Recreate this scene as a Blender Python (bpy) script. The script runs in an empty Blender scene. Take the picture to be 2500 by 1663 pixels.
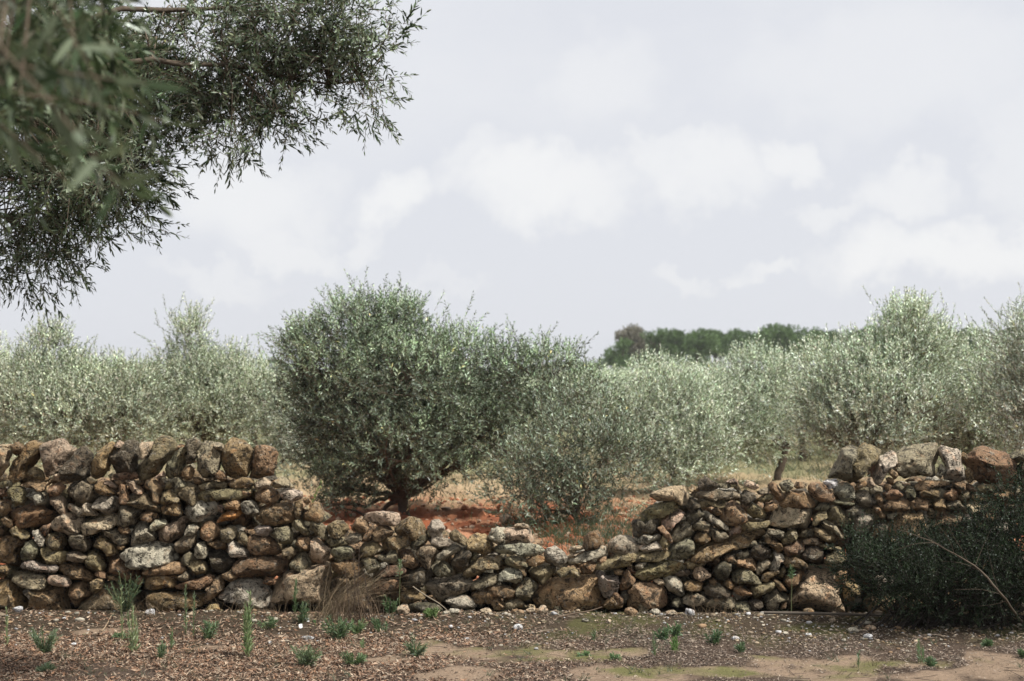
import bpy, bmesh, math, random
import numpy as np
from mathutils import Vector

# ---------------------------------------------------------------- camera, sky, sun, exposure
SC = bpy.context.scene
COL = SC.collection
FPX = 50.0 / 36.0 * 2500.0            # focal length in pixels of the 2500 px wide photograph
EYE = 1.6
TILT = math.atan((902 - 831.5) / FPX)  # horizon lies a little under the middle
cam_data = bpy.data.cameras.new("camera")
cam = bpy.data.objects.new("camera", cam_data); COL.objects.link(cam)
cam.location = (0, 0, EYE); cam.rotation_euler = (math.pi / 2 + TILT, 0, 0)
cam_data.lens = 50; cam_data.sensor_width = 36; cam_data.clip_start = 0.05; cam_data.clip_end = 6000
cam_data.dof.use_dof = True; cam_data.dof.focus_distance = 8.2; cam_data.dof.aperture_fstop = 3.2
SC.camera = cam
SC.render.engine = 'CYCLES'
SC.cycles.use_denoising = True
try: SC.cycles.denoiser = 'OPENIMAGEDENOISE'
except Exception: pass
SC.cycles.max_bounces = 6; SC.cycles.diffuse_bounces = 2; SC.cycles.transmission_bounces = 3; SC.cycles.glossy_bounces = 2
SC.cycles.use_adaptive_sampling = True; SC.cycles.adaptive_threshold = 0.01
SC.view_settings.view_transform = 'Standard'; SC.view_settings.look = 'None'
SC.view_settings.exposure = 0.33; SC.view_settings.gamma = 1.0; SC.view_settings.use_curve_mapping = False

SUN_EL = math.radians(57); SUN_AZ = math.radians(113)   # azimuth clockwise from +Y (the view direction)
sun_data = bpy.data.lights.new("sun", 'SUN'); sun_data.energy = 5.0; sun_data.angle = math.radians(5)
sun_data.color = (1.0, 0.965, 0.91)
sun = bpy.data.objects.new("sun", sun_data); COL.objects.link(sun)
sd = Vector((math.sin(SUN_AZ) * math.cos(SUN_EL), math.cos(SUN_AZ) * math.cos(SUN_EL), math.sin(SUN_EL)))
sun.rotation_euler = sd.to_track_quat('Z', 'Y').to_euler(); sun.location = (10, 10, 20)

def px_az_el(px, py):
    t = TILT; u = (px - 1250) / FPX; v = (831.5 - py) / FPX
    d = Vector((u, math.cos(t) - v * math.sin(t), math.sin(t) + v * math.cos(t))).normalized()
    return math.atan2(d.x, d.y), math.asin(d.z)

world = bpy.data.worlds.new("World"); SC.world = world; world.use_nodes = True
def build_world():
    nt = world.node_tree; N = nt.nodes; L = nt.links; N.clear()
    out = N.new('ShaderNodeOutputWorld'); bg = N.new('ShaderNodeBackground')
    L.new(bg.outputs[0], out.inputs[0])
    sky = N.new('ShaderNodeTexSky'); sky.sky_type = 'NISHITA'; sky.sun_disc = False
    sky.sun_elevation = SUN_EL; sky.sun_rotation = SUN_AZ; sky.air_density = 1.0; sky.dust_density = 2.0
    bg.inputs[1].default_value = 0.08
    tc = N.new('ShaderNodeTexCoord')
    sep = N.new('ShaderNodeSeparateXYZ'); L.new(tc.outputs['Generated'], sep.inputs[0])
    def m(op, a, b=None, c=None, clamp=False):
        n = N.new('ShaderNodeMath'); n.operation = op; n.use_clamp = clamp
        for i, x in enumerate((a, b, c)):
            if x is None: continue
            if isinstance(x, (int, float)): n.inputs[i].default_value = x
            else: L.new(x, n.inputs[i])
        return n.outputs[0]
    def noise(scale, detail, rough, off=(0, 0, 0), zs=1.0):
        mp = N.new('ShaderNodeMapping'); L.new(tc.outputs['Generated'], mp.inputs[0])
        mp.inputs['Scale'].default_value = (1, 1, zs); mp.inputs['Location'].default_value = off
        n = N.new('ShaderNodeTexNoise'); L.new(mp.outputs[0], n.inputs['Vector'])
        n.inputs['Scale'].default_value = scale; n.inputs['Detail'].default_value = detail; n.inputs['Roughness'].default_value = rough
        return n.outputs['Fac']
    az = m('ARCTAN2', sep.outputs[0], sep.outputs[1]); el = m('ARCSINE', sep.outputs[2])
    n1 = noise(14, 6, 0.62); n2 = noise(14, 6, 0.62, (7.3, 2.1, 4.4))
    azd = m('ADD', az, m('MULTIPLY', m('SUBTRACT', n1, 0.5), 0.13))
    eld = m('ADD', el, m('MULTIPLY', m('SUBTRACT', n2, 0.5), 0.11))
    # the cumulus banks seen over the olive grove: centre and half size in pixels of the photograph, brightness
    clouds = [(600, 500, 170, 120, .8), (700, 610, 110, 40, .7), (965, 490, 105, 75, 1.), (890, 590, 60, 25, .6),
              (1320, 470, 210, 85, 1.), (1180, 390, 110, 60, .6), (1470, 190, 170, 110, .55), (1690, 430, 140, 90, .9),
              (1890, 400, 70, 55, .9), (1620, 370, 60, 45, .7), (2170, 480, 110, 55, .8), (2020, 530, 70, 25, .6),
              (2340, 630, 250, 70, 1.), (2380, 560, 60, 45, .9), (1880, 640, 90, 25, .7), (1680, 660, 60, 20, .5),
              (2150, 170, 350, 130, .5), (520, 690, 160, 30, .5), (1050, 700, 120, 20, .3), (2480, 380, 80, 160, .5)]
    acc = None
    for (cx, cy, rx, ry, br) in clouds:
        a, e = px_az_el(cx, cy)
        dx = m('DIVIDE', m('SUBTRACT', azd, a), rx / FPX); dy = m('DIVIDE', m('SUBTRACT', eld, e), ry / FPX)
        d2 = m('ADD', m('MULTIPLY', dx, dx), m('MULTIPLY', dy, dy))
        # crisp upper edge, soft base
        mr = N.new('ShaderNodeMapRange'); mr.interpolation_type = 'SMOOTHSTEP'; L.new(d2, mr.inputs[0])
        mr.inputs[1].default_value = 0.0; mr.inputs[2].default_value = 2.1; mr.inputs[3].default_value = br; mr.inputs[4].default_value = 0.0
        f = mr.outputs[0]
        acc = f if acc is None else m('MAXIMUM', acc, f)
    # thinner broken cloud everywhere else
    n3 = noise(3.2, 8, 0.6, (3.1, 0.4, 9.2), 2.2)
    veil = m('MULTIPLY', m('SUBTRACT', n3, 0.47, None, True), 3.2, None, True)
    cov = m('MAXIMUM', acc, m('MULTIPLY', veil, 0.55))
    cov = m('MULTIPLY', cov, m('ADD', 0.78, m('MULTIPLY', n1, 0.4)), None, True)
    ramp = N.new('ShaderNodeMix'); ramp.data_type = 'RGBA'
    L.new(cov, ramp.inputs[0])
    ramp.inputs[6].default_value = (7.8, 7.98, 8.5, 1); ramp.inputs[7].default_value = (9.3, 9.33, 9.4, 1)
    # a little of the clear sky's colour comes through the cloud sheet
    mix = N.new('ShaderNodeMix'); mix.data_type = 'RGBA'; mix.inputs[0].default_value = 0.06
    L.new(ramp.outputs[2], mix.inputs[6]); L.new(sky.outputs[0], mix.inputs[7])
    L.new(mix.outputs[2], bg.inputs[0])
build_world()

# ---------------------------------------------------------------- helpers
def P(px, py, Y):
    """The point at depth Y that the photograph shows at pixel px, py."""
    t = TILT; u = (px - 1250) / FPX; v = (831.5 - py) / FPX
    dy = math.cos(t) - v * math.sin(t); dz = math.sin(t) + v * math.cos(t)
    return np.array((u / dy * Y, Y, EYE + dz / dy * Y))
def G(px, py):
    """The point of the ground that the photograph shows at pixel px, py."""
    q = P(px, py, 1.0); return P(px, py, EYE / (EYE - q[2]))
def up_px(Y): return Y / FPX        # metres per photograph pixel at depth Y

rng = np.random.RandomState(7)
def _hash(ix, iy, iz, s):
    h = (ix.astype(np.int64) * 374761393 + iy.astype(np.int64) * 668265263 + iz.astype(np.int64) * 2147483647 + s * 974634777) & 0xffffffff
    h = ((h ^ (h >> 13)) * 1274126177) & 0xffffffff
    h = ((h ^ (h >> 16)) * 2246822519) & 0xffffffff
    return ((h ^ (h >> 15)) & 0xffffff) / float(0xffffff)
def vnoise(p, s=0):
    i = np.floor(p); f = p - i; f = f * f * (3 - 2 * f); i = i.astype(np.int64); r = 0
    for a in (0, 1):
        wa = f[:, 0] if a else 1 - f[:, 0]
        for b in (0, 1):
            wb = f[:, 1] if b else 1 - f[:, 1]
            for c in (0, 1):
                wc = f[:, 2] if c else 1 - f[:, 2]
                r = r + wa * wb * wc * _hash(i[:, 0] + a, i[:, 1] + b, i[:, 2] + c, s)
    return r * 2 - 1
def fbm(p, o=4, s=0, g=0.5):
    r = 0; a = 1.0
    for k in range(o): r = r + a * vnoise(p * (2.03 ** k), s + k * 17); a *= g
    return r
def norm(v): return v / np.maximum(np.linalg.norm(v, axis=-1, keepdims=True), 1e-9)

def mesh_np(name, V, F, tint=None, smooth=True):
    """F: list of arrays, each (n,3) or (n,4)."""
    me = bpy.data.meshes.new(name)
    F = F if isinstance(F, list) else [F]
    F = [f for f in F if len(f)]
    loops = np.concatenate([f.reshape(-1) for f in F]).astype(np.int32)
    tot = np.concatenate([np.full(len(f), f.shape[1], np.int32) for f in F])
    start = np.concatenate([[0], np.cumsum(tot)[:-1]]).astype(np.int32)
    me.vertices.add(len(V)); me.vertices.foreach_set('co', np.asarray(V, np.float32).reshape(-1))
    me.loops.add(len(loops)); me.loops.foreach_set('vertex_index', loops)
    me.polygons.add(len(tot)); me.polygons.foreach_set('loop_start', start)
    try: me.polygons.foreach_set('loop_total', tot)
    except Exception: pass
    me.polygons.foreach_set('use_smooth', np.full(len(tot), bool(smooth)))
    me.update(calc_edges=True)
    if tint is not None:
        at = me.color_attributes.new('tint', 'FLOAT_COLOR', 'POINT')
        c = np.ones((len(V), 4), np.float32); c[:, :3] = tint
        at.data.foreach_set('color', c.reshape(-1))
    return me
def obj(name, me, mat=None, parent=None, loc=None, label=None, cat=None, group=None, kind=None):
    o = bpy.data.objects.new(name, me); COL.objects.link(o)
    if mat is not None and me is not None and not me.materials: me.materials.append(mat)
    if parent is not None: o.parent = parent
    if loc is not None: o.location = loc
    for k, v in (('label', label), ('category', cat), ('group', group), ('kind', kind)):
        if v: o[k] = v
    return o
def empty(name, loc, label, cat, group=None): 
    o = obj(name, None, loc=loc, label=label, cat=cat, group=group); o.empty_display_size = 0.1; return o
def copy_tree(o, parent=None):
    c = o.copy(); COL.objects.link(c)
    if parent is not None: c.parent = parent
    for ch in list(o.children): copy_tree(ch, c)
    return c

# ---------------------------------------------------------------- materials
def mat_new(name):
    m = bpy.data.materials.new(name); m.use_nodes = True; nt = m.node_tree; nt.nodes.clear()
    out = nt.nodes.new('ShaderNodeOutputMaterial'); return m, nt, out
class NB:
    def __init__(s, nt): s.nt = nt; s.N = nt.nodes; s.L = nt.links
    def new(s, t, **kw):
        n = s.N.new(t)
        for k, v in kw.items(): setattr(n, k, v)
        return n
    def put(s, sock, v):
        if hasattr(v, 'is_output'): s.L.new(v, sock)
        else: sock.default_value = v
    def math(s, op, a, b=0.0, clamp=False):
        n = s.new('ShaderNodeMath', operation=op, use_clamp=clamp); s.put(n.inputs[0], a); s.put(n.inputs[1], b); return n.outputs[0]
    def mix(s, f, a, b, blend='MIX'):
        n = s.new('ShaderNodeMix', data_type='RGBA', blend_type=blend); s.put(n.inputs[0], f)
        s.put(n.inputs[6], a if hasattr(a, 'is_output') else (*a[:3], 1)); s.put(n.inputs[7], b if hasattr(b, 'is_output') else (*b[:3], 1)); return n.outputs[2]
    def noise(s, vec, scale, detail=4, rough=0.55, dist=0.0):
        n = s.new('ShaderNodeTexNoise'); s.L.new(vec, n.inputs['Vector']); n.inputs['Scale'].default_value = scale
        n.inputs['Detail'].default_value = detail; n.inputs['Roughness'].default_value = rough; n.inputs['Distortion'].default_value = dist
        return n.outputs['Fac']
    def vor(s, vec, scale, feature='F1'):
        n = s.new('ShaderNodeTexVoronoi', feature=feature); s.L.new(vec, n.inputs['Vector']); n.inputs['Scale'].default_value = scale
        return n
    def ramp(s, f, a, b, lo=0.0, hi=1.0):
        n = s.new('ShaderNodeMapRange', interpolation_type='SMOOTHSTEP'); s.put(n.inputs[0], f)
        n.inputs[1].default_value = a; n.inputs[2].default_value = b; n.inputs[3].default_value = lo; n.inputs[4].default_value = hi
        return n.outputs[0]
    def attr(s, name): return s.new('ShaderNodeAttribute', attribute_name=name)
    def bump(s, h, strength, dist, normal=None):
        n = s.new('ShaderNodeBump'); s.put(n.inputs['Height'], h); n.inputs['Strength'].default_value = strength; n.inputs['Distance'].default_value = dist
        if normal is not None: s.L.new(normal, n.inputs['Normal'])
        return n.outputs[0]

def stone_material():
    m, nt, out = mat_new('weathered_limestone'); b = NB(nt)
    pos = b.new('ShaderNodeNewGeometry').outputs['Position']
    tint = b.attr('tint').outputs['Color']
    n_big = b.noise(pos, 9, 5, 0.6); n_mid = b.noise(pos, 34, 6, 0.68, 0.4); n_fine = b.noise(pos, 150, 4, 0.7)
    n_lich = b.noise(pos, 21, 8, 0.72, 0.8); n_or = b.noise(pos, 13, 5, 0.6, 0.5)
    pit = b.vor(pos, 62); pitm = b.ramp(pit.outputs['Distance'], 0.10, 0.42)
    pitsel = b.ramp(b.noise(pos, 11, 3, 0.5), 0.46, 0.60)
    pit2 = b.mix(pitsel, (1, 1, 1), pitm)
    # tone variation of the rock itself
    v = b.math('ADD', -0.05, b.math('MULTIPLY', n_mid, 2.3))
    c = b.mix(1.0, tint, v, 'MULTIPLY')
    c = b.mix(b.ramp(n_or, 0.54, 0.74, 0, 0.38), c, b.mix(1.0, c, (1.5, 0.85, 0.5), 'MULTIPLY'))
    # dark lichen and soot-grey weathering, pale crusts
    c = b.mix(b.ramp(n_lich, 0.49, 0.60, 0, 0.85), c, (0.030, 0.027, 0.021))
    c = b.mix(b.ramp(b.noise(pos, 27, 7, 0.75, 0.3), 0.54, 0.66, 0, 0.6), c, (0.50, 0.44, 0.34))
    c = b.mix(b.ramp(b.noise(pos, 7, 3, 0.5), 0.55, 0.75, 0, 0.35), c, (0.17, 0.15, 0.085))
    c = b.mix(b.math('MULTIPLY', b.math('SUBTRACT', 1.0, pit2, True), 0.7), c, (0.03, 0.022, 0.015))
    c = b.mix(1.0, c, b.math('ADD', 0.7, b.math('MULTIPLY', n_fine, 0.6)), 'MULTIPLY')
    h = b.math('ADD', b.math('MULTIPLY', n_mid, 1.0), b.math('MULTIPLY', n_fine, 0.25))
    h = b.math('ADD', h, b.math('MULTIPLY', pit2, 0.55))
    h = b.math('ADD', h, b.math('MULTIPLY', n_big, 0.6))
    nrm = b.bump(h, 1.0, 0.04)
    bs = b.new('ShaderNodeBsdfPrincipled'); b.L.new(c, bs.inputs['Base Color']); bs.inputs['Roughness'].default_value = 0.92
    bs.inputs['Specular IOR Level'].default_value = 0.25; b.L.new(nrm, bs.inputs['Normal'])
    b.L.new(bs.outputs[0], out.inputs[0]); return m

def leaf_material(name, top, under, gloss=0.35, trans=0.28):
    """Two-sided olive leaf: dark grey-green face, silvery back, some light shining through."""
    m, nt, out = mat_new(name); b = NB(nt)
    tint = b.attr('tint').outputs['Color']
    back = b.new('ShaderNodeNewGeometry').outputs['Backfacing']
    c = b.mix(back, top, under); c = b.mix(1.0, c, tint, 'MULTIPLY')
    d = b.new('ShaderNodeBsdfDiffuse'); b.L.new(c, d.inputs[0])
    t = b.new('ShaderNodeBsdfTranslucent'); tc = b.mix(1.0, c, (1.05, 1.15, 0.85), 'MULTIPLY'); b.L.new(tc, t.inputs[0])
    mx = b.new('ShaderNodeMixShader'); mx.inputs[0].default_value = trans; b.L.new(d.outputs[0], mx.inputs[1]); b.L.new(t.outputs[0], mx.inputs[2])
    g = b.new('ShaderNodeBsdfGlossy'); g.inputs['Roughness'].default_value = 0.42; g.inputs[0].default_value = (0.8, 0.85, 0.85, 1)
    fr = b.new('ShaderNodeFresnel'); fr.inputs[0].default_value = 1.4
    fm = b.math('MULTIPLY', fr.outputs[0], gloss, True)
    m2 = b.new('ShaderNodeMixShader'); b.L.new(fm, m2.inputs[0]); b.L.new(mx.outputs[0], m2.inputs[1]); b.L.new(g.outputs[0], m2.inputs[2])
    b.L.new(m2.outputs[0], out.inputs[0]); return m

def plain_material(name, col, var=0.5, scale=20, rough=0.85, bump=0.004, use_tint=False, trans=0.0):
    m, nt, out = mat_new(name); b = NB(nt)
    tc = b.new('ShaderNodeTexCoord').outputs['Object']
    n = b.noise(tc, scale, 5, 0.65)
    c = b.mix(1.0, col, b.math('ADD', 1 - var / 2, b.math('MULTIPLY', b.math('SUBTRACT', n, 0.25), var)), 'MULTIPLY')
    if use_tint: c = b.mix(1.0, c, b.attr('tint').outputs['Color'], 'MULTIPLY')
    bs = b.new('ShaderNodeBsdfPrincipled'); b.L.new(c, bs.inputs['Base Color']); bs.inputs['Roughness'].default_value = rough
    bs.inputs['Specular IOR Level'].default_value = 0.3
    if bump: b.L.new(b.bump(n, 0.8, bump), bs.inputs['Normal'])
    res = bs.outputs[0]
    if trans:
        t = b.new('ShaderNodeBsdfTranslucent'); b.L.new(c, t.inputs[0]); mx = b.new('ShaderNodeMixShader'); mx.inputs[0].default_value = trans
        b.L.new(res, mx.inputs[1]); b.L.new(t.outputs[0], mx.inputs[2]); res = mx.outputs[0]
    b.L.new(res, out.inputs[0]); return m

def ground_material():
    m, nt, out = mat_new('earth_and_leaf_mould'); b = NB(nt)
    pos = b.new('ShaderNodeNewGeometry').outputs['Position']
    tint = b.attr('tint').outputs['Color']
    n1 = b.noise(pos, 5, 6, 0.65); n2 = b.noise(pos, 45, 6, 0.7); n3 = b.noise(pos, 160, 4, 0.7)
    v = b.math('ADD', 0.35, b.math('ADD', b.math('MULTIPLY', n1, 0.5), b.math('MULTIPLY', n2, 0.8)))
    c = b.mix(1.0, tint, v, 'MULTIPLY')
    c = b.mix(b.ramp(n2, 0.60, 0.72, 0, 0.5), c, b.mix(1.0, c, (1.7, 1.5, 1.4), 'MULTIPLY'))
    h = b.math('ADD', b.math('MULTIPLY', n2, 1.0), b.math('MULTIPLY', n3, 0.4))
    bs = b.new('ShaderNodeBsdfPrincipled'); b.L.new(c, bs.inputs['Base Color']); bs.inputs['Roughness'].default_value = 0.95
    bs.inputs['Specular IOR Level'].default_value = 0.15
    b.L.new(b.bump(h, 0.9, 0.02), bs.inputs['Normal']); b.L.new(bs.outputs[0], out.inputs[0]); return m

M_STONE = stone_material()
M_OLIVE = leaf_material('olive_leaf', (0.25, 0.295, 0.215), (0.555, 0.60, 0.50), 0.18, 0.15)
M_OLIVE_NEAR = leaf_material('olive_leaf_near', (0.052, 0.074, 0.040), (0.21, 0.25, 0.165), 0.08, 0.20)  # darker green olive leaf of the near tree
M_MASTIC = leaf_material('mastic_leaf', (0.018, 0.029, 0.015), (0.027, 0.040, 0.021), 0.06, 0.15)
M_PINE = leaf_material('pine_needles', (0.105, 0.165, 0.065), (0.115, 0.175, 0.07), 0.05, 0.2)
M_WEED = leaf_material('weed_leaf', (0.20, 0.225, 0.16), (0.22, 0.245, 0.175), 0.08, 0.30)
M_GRASS = leaf_material('grass_blade', (0.30, 0.30, 0.30), (0.30, 0.30, 0.30), 0.1, 0.35)
M_LITTER = plain_material('fallen_leaf', (1, 1, 1), 0.5, 60, 0.8, 0, True, 0.1)
M_BARK = plain_material('olive_bark', (0.115, 0.088, 0.062), 1.0, 22, 0.9, 0.012)
M_TWIG = plain_material('twig_bark', (0.17, 0.13, 0.09), 0.7, 30, 0.85, 0.003)
M_DRY = plain_material('dry_stalk', (1, 1, 1), 0.5, 40, 0.8, 0, True)
M_GROUND = ground_material()
M_PAPER = plain_material('paper', (0.6, 0.6, 0.58), 0.1, 20, 0.7, 0.001)
M_FRUIT = plain_material('green_olive', (0.16, 0.2, 0.07), 0.3, 40, 0.4, 0)
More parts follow.
